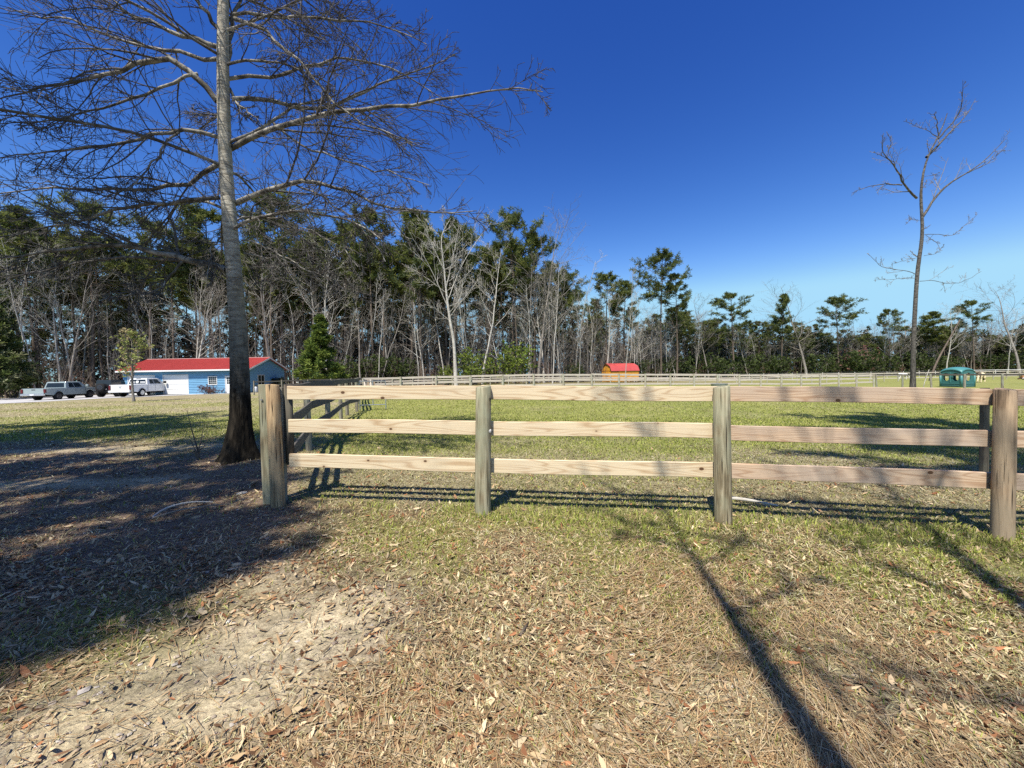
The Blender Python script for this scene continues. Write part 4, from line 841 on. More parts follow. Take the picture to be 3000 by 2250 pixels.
# roof slabs with raised ribs
ov = .45; eh = we + .02 - ov * (rz - we) / ((gy1 - gy0) / 2)
for sgn, nm in ((-1, 'roof'), (1, 'roof')):
    ye = (ym - gy0) + sgn * ((gy1 - gy0) / 2 + ov); x0, x1 = gx0 - .45 - gx1, .45
    m = MB(); yy0, zz0, yy1, zz1 = ym - gy0, rz, ye, eh; th = .07
    m.add([(x, y, z) for x in (x0, x1) for y, z in ((yy0, zz0), (yy1, zz1), (yy1, zz1 + th), (yy0, zz0 + th))], [(0, 1, 2, 3), (7, 6, 5, 4), (0, 4, 5, 1), (1, 5, 6, 2), (2, 6, 7, 3), (3, 7, 4, 0)])
    ro = m.build(nm, m_red, gar)
    rb_ = MB(); nr = 66
    for i in range(nr + 1):
        x = x0 + .02 + (x1 - x0 - .06) * i / nr
        rb_.add([(xx, y, z) for xx in (x, x + .035) for y, z in ((yy0, zz0 + th + .002), (yy1, zz1 + th + .002), (yy1, zz1 + th + .032), (yy0, zz0 + th + .032))], [(0, 1, 2, 3), (7, 6, 5, 4), (0, 4, 5, 1), (1, 5, 6, 2), (2, 6, 7, 3), (3, 7, 4, 0)])
    rr = rb_.build('roof_ribs', m_red, gar); rr['kind'] = 'stuff'
    fb = MB(); fb.box(x0, x1, ye - .02 + sgn * .02, ye + .02 + sgn * .02, eh - .1, eh + .06); fb.build('fascia', m_white, gar)
    for xx in (x0 - .015, x1 - .015):
        MB().beam((xx + .015, ym - gy0, rz - .03), (xx + .015, ye, eh - .03), .03, .16, (0, 0, 1)).build('barge_board', m_white if xx > -5 else m_white, gar)
gb(gx0 - .45, gx1 + .45, ym - .1, ym + .1, rz + .06, rz + .11, 'ridge_cap', plain('ridge_cap_pale', (.70, .42, .38), .5))
gb(gx0 - .4, gx1 + .4, gy0 - ov + .02, gy0 - .05, eh + .0, eh + .03, 'soffit', m_shade)
# doors and windows
m_door_dk = m_white
for a_, b_ in ((-44.2, -41.05), (-40.15, -37.2)):
    d = gb(a_ + .06, b_ - .06, gy0 - .0, gy0 + .025, .01, 2.22, 'garage_door', m_white)
    for i in range(4):
        gb(a_ + .09, b_ - .09, gy0 - .02, gy0 - .001, .04 + i * .545, .04 + i * .545 + .50, 'panel', m_white, d, .006)
    gb(a_ - .0, a_ + .055, gy0 - .05, gy0 + .02, 0, 2.27, 'door_frame', m_white); gb(b_ - .055, b_, gy0 - .05, gy0 + .02, 0, 2.27, 'door_frame', m_white)
    gb(a_ + .057, b_ - .057, gy0 - .05, gy0 + .02, 2.222, 2.27, 'door_frame', m_white)
def window(x0, x1, z0, z1, nx_, nz_):
    w = gb(x0, x1, gy0 + .0, gy0 + .02, z0, z1, 'window', m_white)
    for a_, b_, c0, c1 in ((x0, x0 + .07, z0, z1), (x1 - .07, x1, z0, z1), (x0 + .072, x1 - .072, z0, z0 + .07), (x0 + .072, x1 - .072, z1 - .07, z1)): gb(a_, b_, gy0 - .06, gy0 - .001, c0, c1, 'frame', m_white, w)
    pw = (x1 - x0 - .14) / nx_; pz = (z1 - z0 - .14) / nz_
    for i in range(nx_):
        for j in range(nz_): gb(x0 + .07 + i * pw + .02, x0 + .07 + (i + 1) * pw - .02, gy0 - .012, gy0 - .002, z0 + .07 + j * pz + .02, z0 + .07 + (j + 1) * pz - .02, 'pane', m_glass, w)
    return w
window(-34.95, -33.9, 1.02, 2.02, 4, 4)
d = gb(-32.93, -32.12, gy0 - .0, gy0 + .02, .02, 2.04, 'door', m_white)
for i in range(3):
    for j in range(3): gb(-32.8 + i * .2, -32.64 + i * .2, gy0 - .012, gy0 - .002, 1.1 + j * .27, 1.33 + j * .27, 'pane', m_glass, d)
gb(-33.0, -32.935, gy0 - .05, gy0 + .02, 0, 2.08, 'door_frame', m_white); gb(-32.115, -32.05, gy0 - .05, gy0 + .02, 0, 2.08, 'door_frame', m_white)
gb(-32.19, -32.15, gy0 - .05, gy0 - .012, .95, 1.02, 'handle', m_galv, d)
o = MB().box(0, .03, -.55, .55, 0, 1.1).build('window', m_glass, gar); o.location = (.028, 2.2, .95)
for y0_, y1_, z0_, z1_ in ((-.62, -.55, -.07, 1.17), (.55, .62, -.07, 1.17), (-.548, .548, -.07, 0), (-.548, .548, 1.1, 1.17), (-.03, .03, .002, 1.098)): MB().box(.0, .05, y0_, y1_, z0_, z1_).build('frame', m_shade, o)
for x in (-.45, -14.0): 
    fl = MB().box(-.16, -.04, -.06, .06, -.05, .05).box(.04, .16, -.06, .06, -.05, .05).box(-.04, .04, .0, .05, -.02, .02).build('flood_lamp', m_white, gar); fl.location = (x, -.2, eh - .08)
bt = thing('gas_bottle', 'two-toned pale gas bottle standing in the shade at the garage corner', 'gas bottle', (gx1 + .45, gy0 + .5, gz(gx1, gy0)))
MB().tube([(0, 0, 0), (0, 0, .05), (0, 0, .15), (0, 0, .55), (0, 0, .66), (0, 0, .70)], [.16, .19, .22, .22, .15, .05], 18).build('tank', plain('pale_enamel', (.62, .64, .68), .4), bt, True)
MB().tube([(0, 0, .70), (0, 0, .80)], .10, 12, False).build('collar', plain('pale_enamel2', (.5, .52, .55), .4), bt)
copy_thing(bt, (gx1 + 1.0, gy0 + .8, gz(gx1, gy0)), .5, 'second gas bottle, right one of the pair at the garage corner')
sb = shrub(331, .95, 1.6, 300, [(.14, .055, .05), (.19, .08, .065), (.10, .04, .035)], .07)
place('garden_shrub', 'low dark red shrub under the garage window', 'shrub', *sb, m_bark_pine, m_leaf, (-34.3, 43.5, gz(-34, 43.5)), 0, 1.05, None, 'foliage')
sb2 = shrub(332, 1.4, .9, 200, [(.03, .045, .02), (.02, .03, .015)], .12)
place('garden_shrub', 'dark shrub against the shaded garage gable', 'shrub', *sb2, m_bark_pine, m_leaf, (gx1 + .7, 49, gz(gx1, 49)), 0, 1.2, None, 'foliage')
# white slatted marker beyond the garage
wm = thing('slatted_stand', 'small stand of four white slats in the shade right of the garage', 'stand', (-25.6, 46, gz(-25.6, 46)))
for i in range(4): MB().box(-.15, .15, -.02, .02, 0, .09).build('slat', m_white, wm, loc=(0, -.05, .62 + i * .2))
for x in (-.12, .12): MB().box(x - .02, x + .02, 0, .04, -.1, 1.35).build('upright', m_post_dark, wm)

# ================================================================ orange shed
SX, SY = 16.6, 66.2; SZ = gz(SX, SY); m_or = plain('orange_boarding', (.72, .33, .035), .6, .12, .3, sc=2.0); m_ord = plain('dark_shed_trim', (.10, .025, .015), .6); m_redl = plain('bright_red_roof', (.50, .085, .075), .35, .12, .5, sc=1.5)
sh = thing('garden_shed', 'orange barn shaped shed with bright red gambrel roof beyond the far fences', 'shed', (SX - .3, SY, SZ), R(24))
W, Ln, wh = 2.5, 6.0, 2.0
prof = [(-W / 2, wh), (-W / 2 + .3, wh + .66), (0, wh + 1.12), (W / 2 - .3, wh + .66), (W / 2, wh)]
# local: x along length, gable at x=0 facing -x ; y across
def ry(poly, x0, x1, name, mat, par):
    n = len(poly); m = MB(); m.add([(x0, y, z) for y, z in poly] + [(x1, y, z) for y, z in poly], [(i, (i + 1) % n, n + (i + 1) % n, n + i) for i in range(n)])
    m.P.append(list(range(n))[::-1]); m.P.append(list(range(n, 2 * n))); return m.build(name, mat, par)
ry([(-W / 2, .1), (-W / 2, wh)] + prof[1:4] + [(W / 2, wh), (W / 2, .1)], 0, Ln, 'wall', m_or, sh)
out = [(-W / 2 - .12, wh - .10), (-W / 2 + .26, wh + .71), (0, wh + 1.21), (W / 2 - .26, wh + .71), (W / 2 + .12, wh - .10)]
inn = [(y * .975, z - .05) for y, z in out]
for i in range(4):
    ry([out[i], out[i + 1], inn[i + 1], inn[i]], -.08, Ln + .08, 'roof_sheet', m_redl, sh)
    ry([(out[i][0], out[i][1] + .0), (out[i + 1][0], out[i + 1][1]), (inn[i + 1][0] * .96, inn[i + 1][1] - .04), (inn[i][0] * .96, inn[i][1] - .04)], -.11, -.082, 'barge_board', m_ord, sh)
    rb_ = MB(); a_ = np.array(out[i]); b_ = np.array(out[i + 1])
    for kx in range(27):
        x = -.05 + kx * .215; rb_.add([(xx, y, z) for xx in (x, x + .03) for y, z in ((a_[0], a_[1] + .003), (b_[0], b_[1] + .003), (b_[0], b_[1] + .03), (a_[0], a_[1] + .03))], [(0, 1, 2, 3), (7, 6, 5, 4), (0, 4, 5, 1), (1, 5, 6, 2), (2, 6, 7, 3), (3, 7, 4, 0)])
    rb_.build('roof_ribs', m_redl, sh)['kind'] = 'stuff'
dr = MB().box(-.03, -.002, -.75, .75, .15, 1.85).build('door', m_or, sh)
for y in (-.08, .08): MB().tube([(-.04, y, .55), (-.04, y + (.1 if y > 0 else -.1), .95), (-.04, y, 1.4)], .04, 6).build('hinge_strap', m_ord, dr)
MB().box(-.035, -.004, -W / 2 + .05, W / 2 - .05, 1.88, 1.95).build('trim', m_ord, sh); MB().box(-.03, -.004, -.12, .12, 2.75, 2.92).build('vent', m_ord, sh)
for x in (.02, 1.55, Ln - .1): MB().box(x, x + .06, -W / 2 - .02, -W / 2 - .002, .1, wh - .1).build('trim', plain('orange_trim', (.5, .2, .03), .6), sh)
MB().box(.1, 1.5, -W / 2 - .05, -W / 2 - .004, wh - .22, wh - .09).build('trim', m_ord, sh)

# ================================================================ teal shelter
m_teal = plain('teal_plastic', (.035, .14, .135), .35, .08, .5, sc=2.0); m_teal_l = plain('teal_plastic_light', (.06, .21, .205), .45, .08, .5, sc=2.0)
ts = thing('animal_shelter', 'rounded teal plastic shelter with arched openings in the right hand paddock', 'shelter', (44.7, 38.6, gz(44.7, 38.6)), R(-80))
w2, d2, e_h = .80, .82, 1.28
# groin-vaulted roof: height field with arches on each side
ns = 24; V = []; Fq = []
for i in range(ns + 1):
    for j in range(ns + 1):
        u_ = -1 + 2 * i / ns; v_ = -1 + 2 * j / ns
        zu = math.sqrt(max(0, 1 - u_ * u_)) ; zv = math.sqrt(max(0, 1 - v_ * v_)); z = max(zu * .52, zv * .52) * .8 + .28 * min(zu, zv)
        V.append((u_ * (w2 + .08), v_ * (d2 + .08), e_h + .02 + z))
idx = np.arange((ns + 1) ** 2).reshape(ns + 1, ns + 1); Fq = np.stack([idx[:-1, :-1], idx[1:, :-1], idx[1:, 1:], idx[:-1, 1:]], -1).reshape(-1, 4).tolist()
m = MB(); m.add(V, Fq); ro = m.build('roof', m_teal_l, ts, True); sm = ro.modifiers.new('s', 'SOLIDIFY'); sm.thickness = .05
def arch_wall(L, name, holes):
    """wall in xz plane, y thin; arched top following the roof; round-ended openings"""
    m = bmesh.new(); nxg, nzg = 54, 36
    def top(u_): return e_h + .52 * .8 * math.sqrt(max(0, 1 - (u_ / L) ** 2))
    vv = {}; touch = {}
    for i in range(nxg + 1):
        for j in range(nzg + 1):
            u_ = -L + 2 * L * i / nxg; z = top(u_) * j / nzg
            vv[i, j] = m.verts.new((u_, 0, z))
    for i in range(nxg):
        for j in range(nzg):
            cx = -L + 2 * L * (i + .5) / nxg; cz = top(cx) * (j + .5) / nzg; inside = False
            for hx, hr, z0, z1 in holes:
                zz = min(max(cz, z0 + hr), z1 - hr)
                if (cx - hx) ** 2 + (cz - zz) ** 2 < hr * hr: inside = True
            for kk_ in ((i, j), (i + 1, j), (i, j + 1), (i + 1, j + 1)): touch.setdefault(kk_, set()).add(inside)
            if not inside: m.faces.new((vv[i, j], vv[i + 1, j], vv[i + 1, j + 1], vv[i, j + 1]))
    for kk_, st_q in touch.items():
        if len(st_q) == 2:
            v = vv[kk_]; best = None
            for hx, hr, z0, z1 in holes:
                zz = min(max(v.co.z, z0 + hr), z1 - hr); dx, dz = v.co.x - hx, v.co.z - zz; dd = math.hypot(dx, dz) or 1
                if best is None or abs(dd - hr) < best[0]: best = (abs(dd - hr), hx + dx / dd * hr, zz + dz / dd * hr)
            v.co.x, v.co.z = best[1], best[2]
    for v in [v for v in m.verts if not v.link_faces]: m.verts.remove(v)
    me = bpy.data.meshes.new(name); m.to_mesh(me); m.free(); return me
wall_a = arch_wall(w2, 'wall', [(-.37, .23, .60, 1.40), (.37, .23, .60, 1.40)]); wall_b = arch_wall(d2, 'wall', [(0, .28, .55, 1.42)])
for me_, loc, rz_ in ((wall_a, (0, -d2, 0), 0), (wall_a, (0, d2, 0), 0), (wall_b, (w2, 0, 0), R(90)), (wall_b, (-w2, 0, 0), R(90))):
    o = obj('wall', me_, m_teal if me_ is wall_a else m_teal, ts, loc, (0, 0, rz_)); sm = o.modifiers.new('s', 'SOLIDIFY'); sm.thickness = .06; sm.offset = 0
for x, y in ((-w2, -d2), (w2, -d2), (w2, d2), (-w2, d2)): MB().tube([(x, y, 0), (x, y, e_h + .05)], .09, 10).build('corner_post', m_teal_l, ts, True)
for z in (.16, .34): MB().box(-w2 + .12, w2 - .12, -d2 - .08, -d2 - .035, z, z + .06).build('moulding', m_teal_l, ts); MB().box(w2 + .035, w2 + .08, -d2 + .12, d2 - .12, z, z + .06).build('moulding', m_teal_l, ts)
MB().box(-.04, .04, -d2 - .08, -d2 - .035, .45, 1.5).build('moulding', m_teal_l, ts); MB().box(-.22, .22, -d2 - .078, -d2 - .037, .98, 1.04).build('moulding', m_teal_l, ts)
# dark round bale under cover
tag(MB().tube([(-.9, 0, .75), (-.88, 0, .75), (.88, 0, .75), (.9, 0, .75)], [.5, .75, .75, .5], 24).build('hay_bale', plain('black_wrap', (.012, .012, .014), .35, .3, .5), None, True, loc=(104.5, 92, gz(104, 92)), rot=(0, 0, .4)), 'black wrapped round bale at the edge of the far woods left of the shelter', 'bale')
# ================================================================ vehicles
def car_paint(name, col, metal=0.0, rough=.3):
    m, nt, b = M_(name, rough, .5); b.inputs['Base Color'].default_value = (*col, 1); b.inputs['Metallic'].default_value = metal
    b.inputs['Coat Weight'].default_value = .6; b.inputs['Coat Roughness'].default_value = .08; return m
m_wp = car_paint('white_car_paint', (.74, .74, .73)); m_gp = car_paint('grey_green_car_paint', (.30, .36, .36)); m_bp = car_paint('black_car_paint', (.012, .012, .014))
m_tyre = plain('tyre_rubber', (.02, .02, .02), .9, .2, .2); m_rim = plain('dark_alloy', (.10, .10, .11), .35, .1, .5, .8); m_rim_l = plain('bright_alloy', (.5, .5, .5), .3, .1, .5, .8)
m_chrome = plain('chrome_bumper', (.62, .62, .64), .25, .05, .5, .8); m_red_l = plain('red_lamp', (.12, .008, .012), .25, .2, .5); m_under = plain('underbody_black', (.012, .012, .012), .9); m_plate = plain('number_plate', (.75, .75, .74), .5)
m_bumpw = m_wp
def wheel(parent, x, y, r, w, rim, name='wheel', rot=None):
    o = MB().tube([(0, -w / 2, 0), (0, -w / 2 + .03, 0), (0, w / 2 - .03, 0), (0, w / 2, 0)], [r * .9, r, r, r * .9], 28).build(name, m_tyre, parent, True); o.location = (x, y, r) if rot is None else (x, y, rot[3])
    if rot: o.rotation_euler = rot[:3]
    sg = -1 if y < 0 else 1
    h = MB().tube([(0, 0, 0), (0, sg * (w / 2 + .004), 0), (0, sg * (w / 2 + .012), 0)], [r * .62, r * .62, r * .55], 20)
    for i in range(6):
        a = i * math.pi / 3; h.beam((0, sg * (w / 2 + .012), 0), (math.cos(a) * r * .52, sg * (w / 2 + .02), math.sin(a) * r * .52), .05, .03, (0, 1, 0))
    h.build('rim', rim, o); return o
def quad_on(P, u0, u1, v0, v1, off):
    """sub-quad of bilinear face P00,P10,P11,P01 pushed outward"""
    P = [np.array(p, float) for p in P]
    f = lambda u, v: (P[0] * (1 - u) + P[1] * u) * (1 - v) + (P[3] * (1 - u) + P[2] * u) * v
    n = np.cross(P[1] - P[0], P[3] - P[0]); n /= np.linalg.norm(n)
    q = [f(u0, v0), f(u1, v0), f(u1, v1), f(u0, v1)]; m = MB()
    m.add([tuple(p + n * off) for p in q] + [tuple(p - n * .01) for p in q], [(0, 1, 2, 3), (7, 6, 5, 4), (0, 4, 5, 1), (1, 5, 6, 2), (2, 6, 7, 3), (3, 7, 4, 0)]); return m
def arc(cx, cz, r, a0, a1, n=10): return [(cx + r * math.cos(R(a0 + (a1 - a0) * i / n)), cz + r * math.sin(R(a0 + (a1 - a0) * i / n))) for i in range(n + 1)]
def pickup(label, loc, head, paint, bumper, rim, L=6.1, Wd=2.02, belt=1.30, roofz=1.95, hood=1.30, ra=1.45, fa=5.05, wr=.42, decal=False, emblem=True, name='pickup_truck', grp=None):
    t = thing(name, label, 'pickup', loc, head, grp); w = Wd / 2; cb = 2.12
    low = [(cb + .02, .50), (cb + .02, belt)] + [(4.6, hood + .02), (5.2, hood + .03), (L - .28, hood - .06), (L - .06, hood - .2), (L - .02, .62), (L - .2, .5)] + arc(fa, wr, wr + .09, 8, 172)
    body = MB().prism(low, -w, w).build('body', paint, t, bevel=.045)
    for s_ in (-1, 1):
        pn = [(.10, .60), (.07, belt + .0), (cb, belt + .01), (cb, .50)] + arc(ra, wr, wr + .09, 8, 172)
        MB().prism(pn, s_ * w if s_ < 0 else w - .10, s_ * w + .10 if s_ < 0 else w).build('bed_side', paint, t, bevel=.03)
        MB().tube([(ra - .46, s_ * (w + .005), wr + .16)] + [(ra + .50 * math.cos(R(a)), s_ * (w + .012), wr + .50 * math.sin(R(a))) for a in range(160, 15, -12)], .03, 6).build('wheel_lip', paint, t, True)
    MB().box(.12, cb, -w + .1, w - .1, .72, .78).build('bed_floor', m_under, t)
    tg_ = MB().box(.05, .12, -w + .14, w - .14, .70, belt - .01).build('tailgate', paint, t, bevel=.02)
    MB().box(.035, .049, -.16, .16, belt - .16, belt - .10).build('handle', m_under if paint is not m_wp else paint, tg_)
    if emblem: MB().add([(.044, y, z) for y, z in ((-.07, 1.08), (.07, 1.08), (.08, .98), (0, .90), (-.08, .98))] + [(.0495, y, z) for y, z in ((-.07, 1.08), (.07, 1.08), (.08, .98), (0, .90), (-.08, .98))], [(i, (i + 1) % 5, 5 + (i + 1) % 5, 5 + i) for i in range(5)] + [(0, 1, 2, 3, 4)]).build('emblem', m_galv, tg_)
    bu = MB().box(-.12, .06, -w + .02, w - .02, .50, .70).build('rear_bumper', bumper, t, bevel=.03)
    MB().box(-.13, -.121, -.17, .17, .53, .66).build('number_plate', m_plate, bu); MB().box(-.2, -.05, -.04, .04, .40, .48).build('tow_hitch', m_under, bu)
    MB().box(L - .08, L + .06, -w + .05, w - .05, .45, .66).build('front_bumper', bumper, t, bevel=.03)
    for s_ in (-1, 1):
        MB().box(.0, .16, s_ * w - .06 * s_ - .075, s_ * w - .06 * s_ + .075, .78, belt - .08).build('tail_light', m_red_l, t, bevel=.01)
        MB().box(L - .16, L - .015, s_ * (w - .22) - .16, s_ * (w - .22) + .16, .86, 1.02).build('headlight', m_chrome, t)
    MB().box(.3, L - .3, -w + .25, w - .25, .36, .56).build('chassis', m_under, t)
    for x in (ra, fa): MB().box(x - .48, x + .48, -w + .16, w - .16, .42, .92).build('wheel_well', m_under, t)
    # cab
    b0, b1, r0, r1, i0, i1 = cb + .04, 4.62, cb + .20, 3.95, .03, .17
    B = [(b0, -w + i0, belt - .02), (b1, -w + i0, belt - .02), (b1, w - i0, belt - .02), (b0, w - i0, belt - .02)]; T = [(r0, -w + i1, roofz - .04), (r1, -w + i1, roofz - .03), (r1, w - i1, roofz - .03), (r0, w - i1, roofz - .04)]
    m = MB(); m.add(B + T, [(0, 1, 5, 4), (1, 2, 6, 5), (2, 3, 7, 6), (3, 0, 4, 7), (4, 5, 6, 7), (3, 2, 1, 0)]); cab = m.build('cab', paint, t, bevel=.04)
    MB().box(r0 + .08, r1 - .1, -w + i1 + .06, w - i1 - .06, roofz - .05, roofz).build('roof_panel', paint, cab, bevel=.03)
    for u0, u1, nm in ((.16, .40, 'rear_door_window'), (.43, .80, 'front_door_window')):
        quad_on((B[0], B[1], T[1], T[0]), u0, u1, .10, .86, .008).build(nm, m_glass, t); quad_on((B[2], B[3], T[3], T[2]), 1 - u1, 1 - u0, .10, .86, .008).build(nm, m_glass, t)
    q = quad_on((B[3], B[0], T[0], T[3]), .07, .93, .12, .84, .008).build('rear_window', m_glass, t)
    quad_on((B[1], B[2], T[2], T[1]), .05, .95, .06, .92, .008).build('windscreen', m_glass, t)
    if decal:
        for u0, u1, v0, v1 in ((.12, .36, .40, .50), (.12, .36, .25, .33), (.64, .90, .40, .50), (.64, .90, .25, .33)): quad_on((B[3], B[0], T[0], T[3]), u0, u1, v0, v1, .012).build('window_lettering', m_plate, q)
        e = MB().tube([(0, 0, 0), (-.012, 0, 0)], .15, 18).build('window_emblem', m_plate, q); e.location = (b0 + .03, 0, belt + .26); e.rotation_euler = (0, .25, 0)
    MB().box(r0 + .02, r0 + .09, -.2, .2, roofz - .04, roofz + .01).build('brake_light', m_under, cab)
    for s_ in (-1, 1):
        MB().box(4.25, 4.42, s_ * (w + .06), s_ * (w + .30), belt + .06, belt + .32).build('mirror', m_under if paint is not m_gp else paint, t, bevel=.03)
        for x in (3.0, 3.95): MB().box(x, x + .2, s_ * w - .01, s_ * w + .03, belt - .14, belt - .10).build('door_handle', paint, t)
        for x in (cb + .12, 3.22, 4.32): MB().box(x, x + .012, s_ * w - .008, s_ * w + .003, .58, belt - .05).build('door_gap', m_under, t)
        MB().box(cb + .2, 4.4, s_ * (w - .02) - .07, s_ * (w - .02) + .07, .40, .46).build('running_board', m_under, t)
    for x in (ra, fa):
        for s_ in (-1, 1): wheel(t, x, s_ * (w - .14), wr, .30, rim)
    return t
pickup('white crew cab pickup in front of the garage, white markings in its rear window', (-40.4, 39.6, -.16), R(97), m_wp, m_wp, m_rim_l, decal=True)
pickup('grey-green pickup with dark windows parked furthest left on the gravel', (-47.6, 38.2, -.30), R(99), m_gp, m_chrome, m_rim, L=5.9, roofz=1.88, belt=1.22, hood=1.2, ra=1.4, fa=4.9, decal=False, emblem=False)
# black open off-road vehicle
su = thing('off_road_car', 'black boxy off-road car with spare wheel on its back between the two pickups', 'car', (-45.0, 42.3, -.22), R(98))
low = [(.1, .62), (.05, 1.15), (3.0, 1.2), (4.0, 1.18), (4.15, 1.0), (4.15, .62)] + arc(3.5, .46, .56, 15, 165) + arc(.8, .46, .56, 15, 165)
MB().prism(low, -.78, .78).build('body', m_bp, su, bevel=.03)
cabm = MB(); cabm.add([(.05, -.76, 1.15), (2.75, -.76, 1.18), (2.75, .76, 1.18), (.05, .76, 1.15), (.15, -.68, 1.9), (2.35, -.68, 1.9), (2.35, .68, 1.9), (.15, .68, 1.9)], [(0, 1, 5, 4), (1, 2, 6, 5), (2, 3, 7, 6), (3, 0, 4, 7), (4, 5, 6, 7), (3, 2, 1, 0)]); cabm.build('hard_top', m_bp, su, bevel=.03)
for s_ in (-1, 1):
    for u0, u1 in ((.06, .36), (.40, .66), (.70, .94)):
        f_ = ((.05, -.76, 1.15), (2.75, -.76, 1.18), (2.35, -.68, 1.9), (.15, -.68, 1.9)) if s_ < 0 else ((2.75, .76, 1.18), (.05, .76, 1.15), (.15, .68, 1.9), (2.35, .68, 1.9))
        quad_on(f_, u0 if s_ < 0 else 1 - u1, u1 if s_ < 0 else 1 - u0, .15, .88, .008).build('window', m_glass, su)
    MB().box(.25, 1.4, s_ * .78, s_ * 1.0, .98, 1.04).build('fender_flare', m_under, su, bevel=.02); MB().box(2.95, 4.1, s_ * .78, s_ * 1.0, .98, 1.04).build('fender_flare', m_under, su, bevel=.02)
    MB().box(-.0, .06, s_ * .66 - .06, s_ * .66 + .06, .85, 1.05).build('tail_light', m_red_l, su); MB().box(2.5, 2.65, s_ * .8, s_ * .98, 1.2, 1.4).build('mirror', m_bp, su)
    for x in (.8, 3.5): wheel(su, x, s_ * .82, .47, .32, m_rim)
MB().box(-.16, .02, -.8, .8, .55, .72).build('rear_bumper', m_under, su, bevel=.02); MB().box(4.15, 4.35, -.8, .8, .55, .72).build('front_bumper', m_under, su, bevel=.02); MB().box(.3, 3.9, -.5, .5, .4, .64).build('chassis', m_under, su)
sw = wheel(su, -.2, .05, .44, .26, m_rim, 'spare_wheel', (0, 0, R(90), 1.08)); sw['label'] = 'spare wheel carried upright on the back'
MB().box(-.02, -.06, -.4, -.2, .82, .96).build('number_plate', m_plate, su)
# ================================================================ ponies
def skin_body(name, verts, edges, radii, mat, parent, root=0, lv=2):
    me = bpy.data.meshes.new(name); me.from_pydata(verts, edges, []); o = obj(name, me, mat, parent)
    md = o.modifiers.new('skin', 'SKIN'); md.use_smooth_shade = True; sv = me.skin_vertices[0].data if me.skin_vertices else None
    if sv is None:
        import bmesh as _b
        bm = _b.new(); bm.from_mesh(me); bm.verts.layers.skin.verify(); bm.to_mesh(me); bm.free(); sv = me.skin_vertices[0].data
    for i, r_ in enumerate(radii): sv[i].radius = (r_, r_) if not hasattr(r_, '__len__') else r_
    sv[root].use_root = True
    ss = o.modifiers.new('sub', 'SUBSURF'); ss.levels = lv; ss.render_levels = lv; return o
def pony(name, label, loc, rz, mat, mane, sc=1.0):
    t = thing(name, label, 'pony', loc, rz); t.scale = (sc,) * 3
    V = [(-.48, 0, .93), (-.15, 0, .86), (.15, 0, .84), (.42, 0, .90), (.62, 0, .86), (.78, 0, .66), (.88, 0, .46), (.96, 0, .28), (1.02, 0, .12)]
    r_ = [(.22, .23), (.25, .25), (.26, .26), (.20, .24), (.12, .17), (.09, .13), (.085, .11), (.07, .08), (.05, .06)]
    E = [(i, i + 1) for i in range(8)] + [(0, 9)]; V.append((-.66, 0, .90)); r_.append((.12, .15))
    def leg(root, pts, rd):
        p = root
        for q, rr in zip(pts, rd): V.append(q); r_.append(rr); E.append((p, len(V) - 1)); p = len(V) - 1
    for s_ in (-1, 1):
        leg(3, [(.43, s_ * .13, .68), (.42, s_ * .13, .40), (.44 + .04 * s_, s_ * .13, .18), (.46 + .05 * s_, s_ * .13, .03)], [.095, .055, .04, .055])
        leg(0, [(-.50, s_ * .14, .68), (-.44, s_ * .14, .50), (-.60, s_ * .14, .33), (-.56 + .05 * s_, s_ * .14, .03)], [.13, .09, .05, .055])
    skin_body('body', V, E, r_, mat, t, 1)
    mn = MB(); rng = np.random.default_rng(3)
    for i in range(22):
        u_ = i / 21; x = .42 + .44 * u_; z = 1.13 - .20 * u_ - .27 * u_ * u_; s_ = rng.choice([-1, 1]); mn.tube([(x - .02, 0, z - .02), (x, s_ * .07, z - .03), (x - .03, s_ * .135, z - .16), (x - .04, s_ * .14, z - .30)], [.03, .032, .024, .006], 5)
    mn.build('mane', mane, t, True)
    tl = MB()
    for i in range(8): tl.tube([(-.68, (i - 3.5) * .012, .98), (-.77, (i - 3.5) * .018, .85), (-.80, (i - 3.5) * .022, .55), (-.78 + .01 * i, (i - 3.5) * .02, .25)], [.03, .035, .03, .01], 5)
    tl.build('tail', mane, t, True)
    er = MB()
    for s_ in (-1, 1): er.tube([(.86, s_ * .06, .60), (.83, s_ * .085, .68), (.82, s_ * .09, .74)], [.025, .03, .004], 6)
    er.build('ear', mat, t, True)
    return t
m_cream = plain('cream_coat', (.70, .58, .36), .7, .08); m_whitec = plain('white_coat', (.74, .72, .66), .7, .06); m_dmane = plain('dark_mane', (.09, .065, .045), .8); m_wmane = plain('white_mane', (.66, .64, .58), .8)
pony('pony', 'white pony grazing side-on far out in the paddock beside the slender tree', (68.6, 67.5, gz(68, 67)), R(-8), m_whitec, m_wmane, 1.05)
pony('pony', 'cream pony with dark mane grazing just right of the teal shelter', (61.0, 50.0, gz(61, 50)), R(205), m_cream, m_dmane, 1.15)
mp_, nt, b = M_('pinto_coat', .75); mpp = mapping(nt, (2.2, 2.2, 2.2)); nf_ = noise(nt, mpp.outputs[0], 1, 1, .4)
nt.links.new(ramp(nt, nf_, [(0, (.03, .025, .022)), (.46, (.72, .70, .66)), (.56, (.40, .20, .10))], 'CONSTANT'), b.inputs['Base Color'])
t = thing('pony', 'black, white and brown patched pony lying down at the right edge of the view', 'pony', (77.5, 58.0, gz(77, 58)), R(185))
V = [(-.5, 0, .30), (-.15, 0, .28), (.15, 0, .28), (.42, 0, .34), (.62, 0, .50), (.80, 0, .62), (.98, 0, .56), (1.12, 0, .48)]; rr2 = [.22, .26, .27, .22, .14, .11, .08, .055]; E = [(i, i + 1) for i in range(7)]
